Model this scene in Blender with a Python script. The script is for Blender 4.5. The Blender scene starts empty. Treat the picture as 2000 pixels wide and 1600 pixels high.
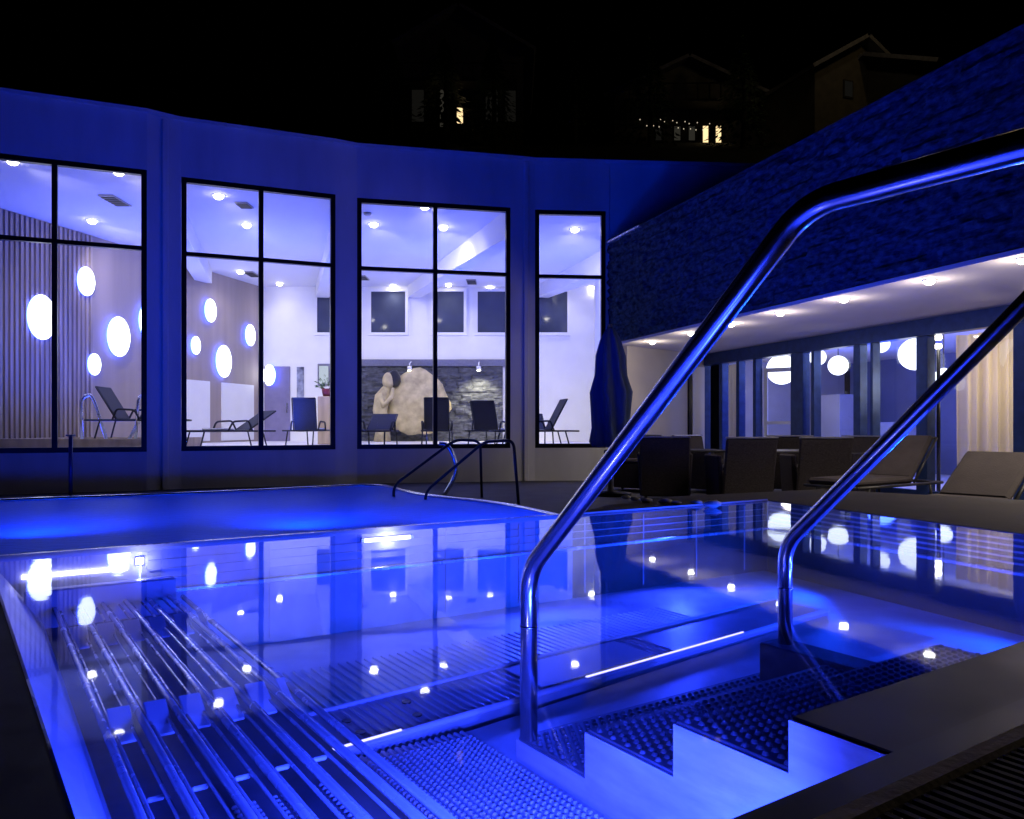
import bpy, math, random
from mathutils import Vector, Matrix, noise
from mathutils.geometry import tessellate_polygon
random.seed(7)
R = math.radians
sc = bpy.context.scene
COL = sc.collection

# ------------------------------------------------------------------ camera, world, exposure
F = 1540.0          # focal length in photo pixels (2000 wide)
HZ = 834.0          # horizon row
CH = 0.45           # camera above the water (water is z = 0)
cd = bpy.data.cameras.new("camera")
cam = bpy.data.objects.new("camera", cd)
COL.objects.link(cam)
cam.location = (0, 0, CH)
cam.rotation_euler = (R(90), 0, 0)
cd.sensor_width = 36
cd.lens = 36 * F / 2000
cd.shift_y = (HZ - 800) / 2000
cd.clip_start = 0.02
cd.clip_end = 600
sc.camera = cam

w = bpy.data.worlds.new("World")
sc.world = w
w.use_nodes = True
wn = w.node_tree.nodes
bg = wn["Background"]
sky = wn.new("ShaderNodeTexSky")
sky.sky_type = 'NISHITA'
sky.sun_disc = False
sky.sun_elevation = R(-9)
sky.sun_rotation = R(200)
w.node_tree.links.new(sky.outputs[0], bg.inputs[0])
bg.inputs[1].default_value = 0.02

sc.view_settings.view_transform = 'Standard'
sc.view_settings.look = 'None'
sc.view_settings.exposure = 0
sc.view_settings.gamma = 1
sc.cycles.use_denoising = True
try:
    sc.cycles.denoiser = 'OPENIMAGEDENOISE'
except Exception:
    pass
sc.cycles.max_bounces = 8
sc.cycles.diffuse_bounces = 3
sc.cycles.glossy_bounces = 4
sc.cycles.transparent_max_bounces = 24
sc.cycles.sample_clamp_indirect = 6
sc.cycles.caustics_reflective = False
sc.cycles.caustics_refractive = False

# ------------------------------------------------------------------ helpers
def V(*a): return Vector(a)
def ptY(x, y, D): return V((x - 1000) / F * D, D, CH - (y - HZ) / F * D)
def ptZ(x, y, z):
    D = F * (CH - z) / (y - HZ)
    return V((x - 1000) / F * D, D, z)
UA = V(-0.5597, 0.8287, 0)
UB = V(0.8287, 0.5597, 0)
def AB(a, b, z=0.0):
    p = UA * a + UB * b
    return V(p.x, p.y, z)
Z3 = V(0, 0, 1)
base_of = {}

class MB:
    def __init__(s): s.v = []; s.f = []; s.sm = []
    def add(s, vs, fs, smooth=False):
        o = len(s.v)
        s.v += [Vector(p) for p in vs]
        s.f += [tuple(i + o for i in f) for f in fs]
        s.sm += [smooth] * len(fs)
        return s
    def prism(s, pts, z0, z1):
        n = len(pts)
        A = sum(pts[i][0] * pts[(i + 1) % n][1] - pts[(i + 1) % n][0] * pts[i][1] for i in range(n))
        if A < 0: pts = pts[::-1]
        vs = [V(p[0], p[1], z0) for p in pts] + [V(p[0], p[1], z1) for p in pts]
        fs = [tuple(range(n - 1, -1, -1)), tuple(range(n, 2 * n))]
        fs += [(i, (i + 1) % n, n + (i + 1) % n, n + i) for i in range(n)]
        return s.add(vs, fs)
    def fbox(s, Fr, u, v, w, bev=0.0):
        o, U, Vv, W = Fr
        if bev > 0:
            bev = min(bev, .45 * min(abs(u[1] - u[0]), abs(v[1] - v[0]), abs(w[1] - w[0])))
            vs = []; idx = {}
            rng = (u, v, w)
            mid = [(r[0] + r[1]) / 2 for r in rng]
            for k in range(3):
                for a in (0, 1):
                    for b in (0, 1):
                        for c in (0, 1):
                            sel = (a, b, c)
                            q = []
                            for t in range(3):
                                val = rng[t][sel[t]]
                                if t != k: val += bev if (sel[t] == 0) == (rng[t][1] > rng[t][0]) else -bev
                                q.append(val)
                            idx[(k, sel)] = len(vs)
                            vs.append(o + U * q[0] + Vv * q[1] + W * q[2])
            fs = []
            for k in range(3):
                i, j = [t for t in range(3) if t != k]
                for e in (0, 1):
                    loop = []
                    for (p, q) in ((0, 0), (1, 0), (1, 1), (0, 1)):
                        sl = [0, 0, 0]; sl[k] = e; sl[i] = p; sl[j] = q
                        loop.append(idx[(k, tuple(sl))])
                    fs.append(tuple(loop))
            for k in range(3):
                i, j = [t for t in range(3) if t != k]
                for p in (0, 1):
                    for q in (0, 1):
                        a = [0, 0, 0]; a[i] = p; a[j] = q; b = list(a); b[k] = 1
                        fs.append((idx[(i, tuple(a))], idx[(i, tuple(b))], idx[(j, tuple(b))], idx[(j, tuple(a))]))
            for a in (0, 1):
                for b in (0, 1):
                    for c in (0, 1):
                        fs.append((idx[(0, (a, b, c))], idx[(1, (a, b, c))], idx[(2, (a, b, c))]))
            return s.add(vs, fs)
        vs = [o + U * u[a] + Vv * v[b] + W * w[c] for c in (0, 1) for b in (0, 1) for a in (0, 1)]
        fs = [(0, 2, 3, 1), (4, 5, 7, 6), (0, 1, 5, 4), (2, 6, 7, 3), (0, 4, 6, 2), (1, 3, 7, 5)]
        return s.add(vs, fs)
    def box(s, c, d, bev=0.0, rz=0.0):
        m = Matrix.Rotation(rz, 3, 'Z')
        return s.fbox((Vector(c), m @ V(1, 0, 0), m @ V(0, 1, 0), V(0, 0, 1)), (-d[0] / 2, d[0] / 2), (-d[1] / 2, d[1] / 2), (-d[2] / 2, d[2] / 2), bev)
    def tube(s, path, r, n=12, caps=True, flat=1.0):
        path = [Vector(p) for p in path]
        rs = r if isinstance(r, (list, tuple)) else [r] * len(path)
        up = None; vs = []
        for i, p in enumerate(path):
            if i == 0: t = path[1] - path[0]
            elif i == len(path) - 1: t = path[-1] - path[-2]
            else: t = (path[i + 1] - p).normalized() + (p - path[i - 1]).normalized()
            t.normalize()
            if up is None:
                up = t.cross(V(0, 0, 1))
                if up.length < 1e-3: up = V(1, 0, 0)
                up.normalize()
            up = (up - t * up.dot(t)).normalized()
            sd = t.cross(up)
            for k in range(n):
                a = 2 * math.pi * k / n
                vs.append(p + (up * math.cos(a) + sd * math.sin(a) * flat) * rs[i])
        fs = []
        for i in range(len(path) - 1):
            for k in range(n):
                fs.append((i * n + k, i * n + (k + 1) % n, (i + 1) * n + (k + 1) % n, (i + 1) * n + k))
        s.add(vs, fs, True)
        if caps:
            o = len(s.v) - len(vs)
            s.f.append(tuple(o + k for k in range(n - 1, -1, -1))); s.sm.append(False)
            o2 = o + (len(path) - 1) * n
            s.f.append(tuple(o2 + k for k in range(n))); s.sm.append(False)
        return s
    def disc(s, c, nrm, r, n=28, ry=None):
        c = Vector(c); nrm = Vector(nrm).normalized()
        u = nrm.cross(Z3)
        if u.length < 1e-3: u = V(1, 0, 0)
        u.normalize(); v = nrm.cross(u)
        ry = ry or r
        vs = [c + u * r * math.cos(2 * math.pi * k / n) + v * ry * math.sin(2 * math.pi * k / n) for k in range(n)]
        return s.add(vs, [tuple(range(n))])
    def cyl(s, c, nrm, r, h, n=28):
        c = Vector(c); nrm = Vector(nrm).normalized()
        return s.tube([c, c + nrm * h], r, n)
    def lathe(s, c, prof, n=20, flute=0.0, nf=8):
        c = Vector(c); vs = []
        for (r, z) in prof:
            for k in range(n):
                a = 2 * math.pi * k / n
                rr = r * (1 + flute * math.sin(nf * a + z * 2))
                vs.append(c + V(rr * math.cos(a), rr * math.sin(a), z))
        m = len(prof)
        fs = [(i * n + k, i * n + (k + 1) % n, (i + 1) * n + (k + 1) % n, (i + 1) * n + k) for i in range(m - 1) for k in range(n)]
        s.add(vs, fs, True)
        o = len(s.v) - len(vs)
        s.f.append(tuple(o + k for k in range(n - 1, -1, -1))); s.sm.append(False)
        s.f.append(tuple(o + (m - 1) * n + k for k in range(n))); s.sm.append(False)
        return s
    def ell(s, c, r, n=16, m=10, nz=0.0, seed=0.0, rot=None):
        c = Vector(c); vs = []
        for i in range(m + 1):
            th = math.pi * i / m
            for k in range(n):
                a = 2 * math.pi * k / n
                d = V(math.sin(th) * math.cos(a), math.sin(th) * math.sin(a), math.cos(th))
                f = 1 + nz * noise.noise(d * 1.7 + V(seed, seed, 0))
                p = V(d.x * r[0] * f, d.y * r[1] * f, d.z * r[2] * f)
                if rot: p = rot @ p
                vs.append(c + p)
        fs = [(i * n + k, (i + 1) * n + k, (i + 1) * n + (k + 1) % n, i * n + (k + 1) % n) for i in range(m) for k in range(n)]
        return s.add(vs, fs, True)
    def stud(s, c, r, h, U=V(1, 0, 0), W=V(0, 1, 0), N=Z3, n=6):
        vs = []
        for (q, z) in ((1, 0), (.62, 1)):
            for k in range(n):
                a = 2 * math.pi * k / n
                vs.append(c + U * (r * q * math.cos(a)) + W * (r * q * math.sin(a)) + N * (h * z))
        fs = [(k, (k + 1) % n, n + (k + 1) % n, n + k) for k in range(n)] + [tuple(range(n, 2 * n))]
        return s.add(vs, fs, True)
    def build(s, name, mat, parent=None, **props):
        me = bpy.data.meshes.new(name)
        b = base_of.get(parent.name, V(0, 0, 0)) if parent is not None else V(0, 0, 0)
        me.from_pydata([tuple(p - b) for p in s.v], [], s.f)
        me.polygons.foreach_set("use_smooth", s.sm)
        me.materials.append(mat)
        me.update()
        o = bpy.data.objects.new(name, me)
        COL.objects.link(o)
        if parent is not None:
            o.parent = parent
            base_of[o.name] = b
        for k, v in props.items(): o[k] = v
        return o

def thing(name, label, cat, loc=(0, 0, 0), group=None):
    o = bpy.data.objects.new(name, None)
    COL.objects.link(o)
    o.empty_display_size = .1
    o.location = loc
    o["label"] = label; o["category"] = cat
    if group: o["group"] = group
    base_of[o.name] = Vector(loc)
    return o
def copy_tree(o, parent=None):
    c = o.copy(); COL.objects.link(c)
    if parent is not None: c.parent = parent
    for ch in list(o.children):
        copy_tree(ch, c)
    return c
def fillet(pts, rad, n=6):
    pts = [Vector(p) for p in pts]; out = [pts[0]]
    for i in range(1, len(pts) - 1):
        p = pts[i]; a = (pts[i - 1] - p); b = (pts[i + 1] - p)
        r = min(rad, a.length * .45, b.length * .45)
        p0 = p + a.normalized() * r; p1 = p + b.normalized() * r
        for k in range(n + 1):
            t = k / n
            out.append(p0 * (1 - t) ** 2 + p * 2 * t * (1 - t) + p1 * t * t)
    out.append(pts[-1]); return out
def chaikin(pts, it=2):
    pts = [Vector(p) for p in pts]
    for _ in range(it):
        q = []
        for i in range(len(pts)):
            a = pts[i]; b = pts[(i + 1) % len(pts)]
            q += [a * .75 + b * .25, a * .25 + b * .75]
        pts = q
    return pts

def lamp(name, kind, loc, energy, color, target=None, size=.1, spot=None, blend=.6, parent=None):
    l = bpy.data.lights.new(name, kind)
    l.energy = energy; l.color = color
    if kind == 'AREA': l.shape = 'DISK'; l.size = size
    else: l.shadow_soft_size = size
    if kind == 'SPOT': l.spot_size = spot; l.spot_blend = blend
    o = bpy.data.objects.new(name, l); COL.objects.link(o)
    o.location = loc
    if target is not None:
        d = Vector(target) - Vector(loc)
        o.rotation_euler = d.to_track_quat('-Z', 'Y').to_euler()
    o.visible_camera = False
    if parent is not None:
        o.parent = parent; o.location = Vector(loc) - base_of[parent.name]
        o.visible_glossy = False      # the glowing lens itself is what mirrors
    return o

# ------------------------------------------------------------------ materials
def mat(name, col, rough=.5, metal=0.0, nscale=None, namt=.15, bump=0.0, bscale=40, stretch=(1, 1, 1), spec=.5, coords='Object'):
    m = bpy.data.materials.new(name); m.use_nodes = True
    nt = m.node_tree; N = nt.nodes; L = nt.links
    b = N["Principled BSDF"]
    b.inputs["Base Color"].default_value = (*col, 1)
    b.inputs["Roughness"].default_value = rough
    b.inputs["Metallic"].default_value = metal
    b.inputs["Specular IOR Level"].default_value = spec
    if nscale or bump:
        tc = N.new("ShaderNodeTexCoord"); mp = N.new("ShaderNodeMapping")
        mp.inputs["Scale"].default_value = stretch
        L.new(tc.outputs[coords], mp.inputs[0])
    if nscale:
        nz = N.new("ShaderNodeTexNoise"); nz.inputs["Scale"].default_value = nscale; nz.inputs["Detail"].default_value = 6
        L.new(mp.outputs[0], nz.inputs[0])
        rp = N.new("ShaderNodeValToRGB")
        rp.color_ramp.elements[0].position = .3; rp.color_ramp.elements[1].position = .7
        rp.color_ramp.elements[0].color = (*[c * (1 - namt) for c in col], 1)
        rp.color_ramp.elements[1].color = (*[min(1, c * (1 + namt)) for c in col], 1)
        L.new(nz.outputs[0], rp.inputs[0]); L.new(rp.outputs[0], b.inputs["Base Color"])
        mr = N.new("ShaderNodeMapRange")
        mr.inputs[3].default_value = max(0.02, rough * .8); mr.inputs[4].default_value = min(1, rough * 1.25)
        L.new(nz.outputs[0], mr.inputs[0]); L.new(mr.outputs[0], b.inputs["Roughness"])
    if bump:
        n2 = N.new("ShaderNodeTexNoise"); n2.inputs["Scale"].default_value = bscale; n2.inputs["Detail"].default_value = 8
        L.new(mp.outputs[0], n2.inputs[0])
        bp = N.new("ShaderNodeBump"); bp.inputs["Strength"].default_value = bump; bp.inputs["Distance"].default_value = .02
        L.new(n2.outputs[0], bp.inputs["Height"]); L.new(bp.outputs[0], b.inputs["Normal"])
    return m
def emis(name, col, s):
    m = bpy.data.materials.new(name); m.use_nodes = True
    N = m.node_tree.nodes; N.clear()
    e = N.new("ShaderNodeEmission"); o = N.new("ShaderNodeOutputMaterial")
    e.inputs[0].default_value = (*col, 1); e.inputs[1].default_value = s
    m.node_tree.links.new(e.outputs[0], o.inputs[0]); return m
def glassy(name, ior=1.45, tint=(.95, .97, 1), rough=0.0, bump=0.0, bscale=3, extra=None, stretch=(1, 1, 1), dist=.02, refl=(1, 1, 1)):
    """thin glass or a still water surface: what lies behind shows straight through, the mirror image by Fresnel"""
    m = bpy.data.materials.new(name); m.use_nodes = True
    nt = m.node_tree; N = nt.nodes; L = nt.links; N.clear()
    out = N.new("ShaderNodeOutputMaterial"); tr = N.new("ShaderNodeBsdfTransparent"); gl = N.new("ShaderNodeBsdfGlossy")
    fr = N.new("ShaderNodeFresnel"); mx = N.new("ShaderNodeMixShader")
    tr.inputs[0].default_value = (*tint, 1); fr.inputs[0].default_value = ior
    gl.inputs["Roughness"].default_value = rough; gl.inputs[0].default_value = (*refl, 1)
    L.new(fr.outputs[0], mx.inputs[0]); L.new(gl.outputs[0], mx.inputs[2]); L.new(mx.outputs[0], out.inputs[0])
    if extra:
        tl = N.new("ShaderNodeBsdfTranslucent"); tl.inputs[0].default_value = (*extra[0], 1)
        m2 = N.new("ShaderNodeMixShader"); m2.inputs[0].default_value = extra[1]
        L.new(tr.outputs[0], m2.inputs[1]); L.new(tl.outputs[0], m2.inputs[2]); L.new(m2.outputs[0], mx.inputs[1])
    else:
        L.new(tr.outputs[0], mx.inputs[1])
    if bump:
        tc = N.new("ShaderNodeTexCoord"); nz = N.new("ShaderNodeTexNoise"); nz.inputs["Scale"].default_value = bscale; nz.inputs["Detail"].default_value = 3
        mp = N.new("ShaderNodeMapping"); mp.inputs["Scale"].default_value = stretch
        L.new(tc.outputs["Object"], mp.inputs[0]); L.new(mp.outputs[0], nz.inputs[0])
        bp = N.new("ShaderNodeBump"); bp.inputs["Strength"].default_value = bump; bp.inputs["Distance"].default_value = dist
        L.new(nz.outputs[0], bp.inputs["Height"]); L.new(bp.outputs[0], gl.inputs["Normal"]); L.new(bp.outputs[0], fr.inputs["Normal"])
    return m

M = dict(
    plaster=mat("plaster", (.66, .66, .67), .8, nscale=1.6, namt=.13, stretch=(1, 1, .25), bump=.15, bscale=60),
    white=mat("white_paint", (.8, .8, .8), .6, nscale=2, namt=.03),
    ceil=mat("ceiling_paint", (.78, .78, .8), .7, nscale=.6, namt=.03),
    taupe=mat("taupe_panel", (.34, .28, .26), .6, nscale=3, namt=.12, stretch=(1, 1, .05)),
    batten=mat("batten_wood", (.36, .29, .26), .55, nscale=6, namt=.25, stretch=(1, 1, .1)),
    frame=mat("window_frame", (.012, .013, .016), .35, .6, nscale=8, namt=.3),
    bframe=mat("blue_lit_frame", (.035, .07, .22), .35, .5, nscale=8, namt=.2),  # blue of reflected pool light is put into this colour
    slate=mat("slate_cladding", (.028, .062, .11), .8, spec=.1, nscale=9, namt=.7, bump=.9, bscale=22, stretch=(1, 1, 2.2)),
    cream=mat("cream_render", (.55, .5, .42), .8, nscale=1.5, namt=.08, bump=.1),
    soffit=mat("soffit_board", (.74, .71, .74), .7, nscale=1.2, namt=.05),
    floor=mat("floor_tile", (.78, .76, .75), .35, nscale=4, namt=.08),
    deck=mat("deck_paving", (.085, .085, .095), .7, spec=.25, nscale=3, namt=.3, bump=.2, bscale=30),
    surround=mat("surround_stone", (.065, .052, .05), .75, spec=.15, nscale=2.2, namt=.35, bump=.15, bscale=25),
    steel=mat("polished_steel", (.82, .82, .84), .22, 1.0, nscale=30, namt=.06),
    brushed=mat("brushed_steel", (.8, .8, .82), .26, .5, nscale=14, namt=.12, stretch=(1, 1, 1)),
    basin=mat("basin_steel", (.6, .6, .62), .42, .1, nscale=7, namt=.15, bump=.05, bscale=12),
    toptread=mat('dark_steel_plate', (.026, .027, .036), .45, .3, nscale=6, namt=.2),
    plate=mat('brushed_side_plate', (.55, .55, .57), .4, .2, nscale=3.5, namt=.3, bump=.12, bscale=9, stretch=(1.2, 1.2, 6)),
    bbase=mat('bench_sheet', (.22, .22, .24), .45, .3, nscale=9, namt=.25),
    darksteel=mat("tread_steel", (.2, .2, .22), .45, .35, nscale=20, namt=.2),
    kerb=mat("kerb_stone", (.62, .52, .38), .75, spec=.2, nscale=9, namt=.25, bump=.2, bscale=60),
    rim=mat('wet_rim', (.03, .034, .05), .4, .3, nscale=12, namt=.3, spec=.3),
    grate=mat("gutter_grating", (.013, .012, .013), .6, spec=.2, nscale=20, namt=.5),
    wicker=mat("dark_wicker", (.05, .043, .046), .75, spec=.2, nscale=45, namt=.5, bump=.6, bscale=120, stretch=(1, 1, 3)),
    cushion=mat("brown_cushion", (.05, .043, .046), .85, spec=.15, nscale=6, namt=.15, bump=.2, bscale=80),
    mesh=mat("lounger_mesh", (.03, .032, .04), .6, nscale=50, namt=.3),
    alu=mat("painted_aluminium", (.35, .35, .38), .35, .7, nscale=20, namt=.1),
    black=mat("black_plastic", (.02, .02, .022), .4, nscale=20, namt=.3),
    fabric=mat("parasol_fabric", (.05, .075, .15), .85, nscale=9, namt=.25, bump=.3, bscale=30, stretch=(1, 1, .2)),
    curtain=mat("cream_curtain", (.62, .56, .42), .9, nscale=3, namt=.08),
    stone=mat("layered_stone", (.075, .08, .10), .55, nscale=6, namt=.55, bump=.8, bscale=14, stretch=(1, 1, 2.5)),
    pale=mat("pale_carved_stone", (.46, .39, .23), .7, nscale=4, namt=.3, bump=.4, bscale=12),
    wood=mat("light_wood", (.42, .33, .24), .5, nscale=5, namt=.25, stretch=(1, 1, .15)),
    door=mat("violet_door", (.22, .2, .34), .3, nscale=4, namt=.1),
    leaf=mat("leaf", (.05, .10, .03), .6, nscale=20, namt=.4),
    towel=mat("towel", (.65, .66, .7), .9, nscale=30, namt=.15),
    hill=mat("dark_hillside", (.012, .014, .011), .95, nscale=.5, namt=.4),
    chalet=mat("chalet_wall", (.10, .085, .06), .85, nscale=2, namt=.25),
    roof=mat("chalet_roof", (.16, .15, .15), .8, nscale=4, namt=.3),
    bark=mat("bark", (.03, .025, .02), .9, nscale=8, namt=.4),
    pebble=mat("pebble", (.6, .56, .5), .5, nscale=20, namt=.3),
    red=mat("red_pot", (.16, .03, .04), .4, nscale=10, namt=.2),
    wall_in=mat("lounge_wall", (.36, .38, .46), .6, nscale=2, namt=.1),
    wallnavy=mat("lounge_navy_wall", (.16, .19, .33), .6, nscale=2, namt=.1),
    e_down=emis("downlight_glow", (1, .93, .80), 26),
    e_wall=emis("wall_lamp_glow", (.86, .90, 1), 5.0),
    e_globe=emis("reflection_glow", (.84, .88, 1), 3.0),
    e_ring=emis("wall_lamp_halo", (.05, .10, 1), 14),
    e_led=emis("pool_led", (.55, .55, 1), 9),
    e_line=emis('channel_highlight', (.42, .40, 1), 3),
    e_strip=emis("led_strip", (.9, .85, 1), 4),
    e_warm=emis("warm_window", (1, .72, .36), 1.4),
    e_dim=emis("dim_window", (.5, .46, .36), .045),
    e_dim2=emis("faint_window", (.35, .33, .28), .014),
    e_dot=emis("fairy_bulb", (1, .85, .6), .7),
    glass=glassy("window_glass", 1.35),
    dglass=mat("night_window_glass", (.05, .06, .09), .06, 0, nscale=2, namt=.1, spec=.6),
    water=glassy("still_water", 1.23, (.93, .96, 1), .03, bump=.035, bscale=4.5, dist=.01, refl=(.82, .87, 1)),
    rough=glassy("churned_water", 1.333, (.8, .86, 1), .4, refl=(.16, .2, .4), bump=.5, bscale=7, extra=((.35, .5, .9), .72), stretch=(1, 2.2, 1), dist=.03),
)
cm = M['curtain'].node_tree; cb = cm.nodes["Principled BSDF"]
ct = cm.nodes.new("ShaderNodeBsdfTranslucent"); ct.inputs[0].default_value = (.75, .66, .46, 1)
cx = cm.nodes.new("ShaderNodeMixShader"); cx.inputs[0].default_value = .5
cm.links.new(cb.outputs[0], cx.inputs[1]); cm.links.new(ct.outputs[0], cx.inputs[2]); cm.links.new(cx.outputs[0], cm.nodes["Material Output"].inputs[0])
BLUE = (.0, .045, 1.0)
AQUA = (.004, .060, 1.0)
VIO = (.018, .042, 1.0)

# ------------------------------------------------------------------ ground, hill
h = MB(); NX, NY = 60, 30; vs = []
for j in range(NY):
    for i in range(NX):
        X = -120 + 240 * i / (NX - 1); Y = 30 + 110 * j / (NY - 1)
        t = (Y - 30) / 110
        vs.append((X, Y, -.9 + 16.5 * min(1, t / .11) ** 1.1 * (t < 10) + 26 * max(0, t - .11) + 1.6 * noise.noise(V(X * .06, Y * .06, 0)) * min(1, t * 8)))
h.add(vs, [(j * NX + i, j * NX + i + 1, (j + 1) * NX + i + 1, (j + 1) * NX + i) for j in range(NY - 1) for i in range(NX - 1)], True)
h.build("hills", M['hill'], kind="structure")

# ------------------------------------------------------------------ spa hall with the curved facade
SF = 1.18
ZD, ZS, ZT, ZH, ZR, ZC = -.61, .035, 2.52 * SF + .45, 4.73, 5.67, 4.9
hall = thing("spa_hall", "curved white rendered spa hall with tall dark framed windows, bathed in blue light", "building", (-2, 15, ZD))
st = [(-12.2, 7.3), (-9.6, 9.0), (-7.25, 10.24), (-5.15, 11.12), (-4.97, 11.28), (-4.79, 11.42), (-2.75, 12.29), (-2.45, 12.47), (-.025, 13.03), (.23, 13.1), (.385, 13.15), (1.574, 13.25), (1.640, 13.26)]
st = [V(x * SF, y * SF, 0) for x, y in st]
nrm = []
for i in range(len(st)):
    a = st[max(0, i - 1)]; b = st[min(len(st) - 1, i + 1)]
    t = (b - a).normalized(); nrm.append(V(t.y, -t.x, 0))
TH = .28
inn = [st[i] - nrm[i] * TH for i in range(len(st))]
wins = {2: "w1", 5: "w2", 7: "w3", 10: "w4"}
wall = MB()
for i in range(len(st) - 1):
    pl = [st[i], st[i + 1], inn[i + 1], inn[i]]
    if i in wins:
        wall.prism(pl, ZD, ZS); wall.prism(pl, ZH, ZR)
    else:
        wall.prism(pl, ZD, ZR)
fac = wall.build("facade_wall", M['plaster'], hall)
# upper wall running on above the slate-clad wing
uw = MB(); uw.prism([st[-1] + V(.01, 0, 0), st[-1] + V(4.4, .3, 0), st[-1] + V(4.4, .6, 0), st[-1] + V(.01, .28, 0)], 4.09, ZR - .004)
uw.build("upper_wall", M['plaster'], hall)
cor = MB()
ex = st + [st[-1] + V(4.4, .3, 0)]; en = nrm + [V(.07, -1, 0).normalized()]
for i in range(len(ex) - 1):
    cor.prism([ex[i] + en[i] * .07, ex[i + 1] + en[i + 1] * .07, ex[i + 1] - en[i + 1] * .32, ex[i] - en[i] * .32], ZR + .003, ZR + .06)
cor.build("roof_edge", M['plaster'], hall)
for k, i in enumerate((4, 9)):
    t = V(-nrm[i].y, nrm[i].x, 0)
    jm = MB(); jm.fbox((st[i], t, nrm[i], Z3), (-.05, .05), (-.01, .05), (ZD, ZR - .03), .012)
    jm.build("joint_strip", M['plaster'], hall)

def window(i, cols, parent):
    a, b = st[i], st[i + 1]
    u = (b - a); Lw = u.length; u.normalize(); n = V(u.y, -u.x, 0)
    fr = (a - n * .06, u, n, Z3)
    f = MB(); wd = .085
    f.fbox(fr, (0, Lw), (-.05, .05), (ZS + .002, ZS + wd))
    f.fbox(fr, (0, Lw), (-.05, .05), (ZH - wd, ZH - .002))
    f.fbox(fr, (.002, wd), (-.05, .05), (ZS + wd, ZH - wd))
    f.fbox(fr, (Lw - wd, Lw - .002), (-.05, .05), (ZS + wd, ZH - wd))
    fo = f.build("window_frame", M['frame'], parent)
    b2 = MB()
    b2.fbox(fr, (wd, Lw - wd), (-.045, .045), (ZT - .035, ZT + .035))
    if cols == 2:
        b2.fbox(fr, (Lw / 2 - .04, Lw / 2 + .04), (-.048, .048), (ZS + wd, ZT - .035))
        b2.fbox(fr, (Lw / 2 - .04, Lw / 2 + .04), (-.048, .048), (ZT + .035, ZH - wd))
    b2.build("glazing_bar", M['frame'], fo)
    xs = [(wd, Lw / 2 - .04), (Lw / 2 + .04, Lw - wd)] if cols == 2 else [(wd, Lw - wd)]
    for (x0, x1) in xs:
        for (z0, z1) in ((ZS + wd, ZT - .035), (ZT + .035, ZH - wd)):
            p = MB(); p.add([a - n * .06 + u * x0 + Z3 * z0, a - n * .06 + u * x1 + Z3 * z0, a - n * .06 + u * x1 + Z3 * z1, a - n * .06 + u * x0 + Z3 * z1], [(0, 1, 2, 3)])
            p.build("pane", M['glass'], fo)
for i in wins: window(i, 1 if i == 10 else 2, hall)

# interior shell
LW0 = V(-10.4, 16.05, 0); LWd = V(2.36, 8.75, 0)
def LW(t): return LW0 + LWd * t
lt = LWd.normalized(); ln = V(lt.y, -lt.x, 0)      # into the room
YB = 25.0
poly = [inn[0] + V(-.4, .3, 0)] + [p - nrm[k] * .0 for k, p in enumerate(inn)] + [V(2.6, YB, 0), V(-8.0, YB, 0), LW(0), LW(-.75)]
c = MB(); c.prism([(p.x, p.y) for p in poly], ZC, ZC + .12); c.build("ceiling", M['ceil'], hall)
c = MB(); c.prism([(p.x, p.y) for p in poly], ZC + .3, ZR - .05); c.build("roof", M['roof'], hall)
c = MB(); c.prism([(p.x, p.y) for p in poly], -.3, 0); c.build("hall_floor", M['floor'], hall)
c = MB(); c.prism([(-8.4, YB), (3.2, YB), (3.2, YB + .3), (-8.4, YB + .3)], 0, ZC)
c.build("back_wall", M['white'], hall)
c = MB(); c.prism([inn[-1], V(2.6, YB, 0), V(2.9, YB, 0), st[-1] + V(.25, .3, 0)], 0, ZC); c.build("end_wall", M['white'], hall)
c = MB(); a, b = LW(-.75), LW(1.03)
c.prism([a, b, b - ln * .3, a - ln * .3], 0, ZC); lw = c.build("lamp_wall", M['taupe'], hall)
bt = MB()
x = -6.2
while x < 2.35:
    bt.fbox((LW0 + lt * x, lt, ln, Z3), (0, .06), (0, .05), (.02, ZC - .02)); x += .125
bt.build("wood_battens", M['batten'], lw)
# low panel niches on the lamp wall
pn = MB()
for t0, t1 in ((.60, .74), (.80, .98)):
    pn.fbox((LW0 + LWd * t0, lt, ln, Z3), (0, (t1 - t0) * LWd.length), (0, .04), (.05, 1.75), .01)
pn.build("wall_panel", M['white'], lw)

# tapered ceiling beams
def beam(near, far, wd, d0, d1):
    near = V(*near, 0); far = V(*far, 0); t = (far - near).normalized(); s = V(t.y, -t.x, 0)
    m = MB(); vs = []; n = 10; Ln = (far - near).length
    for k in range(n + 1):
        q = k / n; p = near + t * Ln * q; d = d0 + (d1 - d0) * q ** .7
        for (o, z) in ((-wd / 2, ZC - .003), (-wd / 2, ZC - d), (wd / 2, ZC - d), (wd / 2, ZC - .003)):
            vs.append(p + s * o + Z3 * z)
    fs = [(k * 4 + e, k * 4 + e + 1, k * 4 + e + 5, k * 4 + e + 4) for k in range(n) for e in range(3)]
    fs += [(0, 3, 2, 1), (n * 4, n * 4 + 1, n * 4 + 2, n * 4 + 3)]
    m.add(vs, fs); m.build("ceiling_beam", M['ceil'], hall)
for nx, ny, fx, fy in ((-6.2, 13.75, -8.75, 22.4), (-3.05, 14.85, -6.0, 24.95), (.25, 15.74, -3.1, 24.95), (2.45, 19.9, .95, 24.95)):
    beam((nx, ny), (fx, fy), .42, .62, .36)

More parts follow.
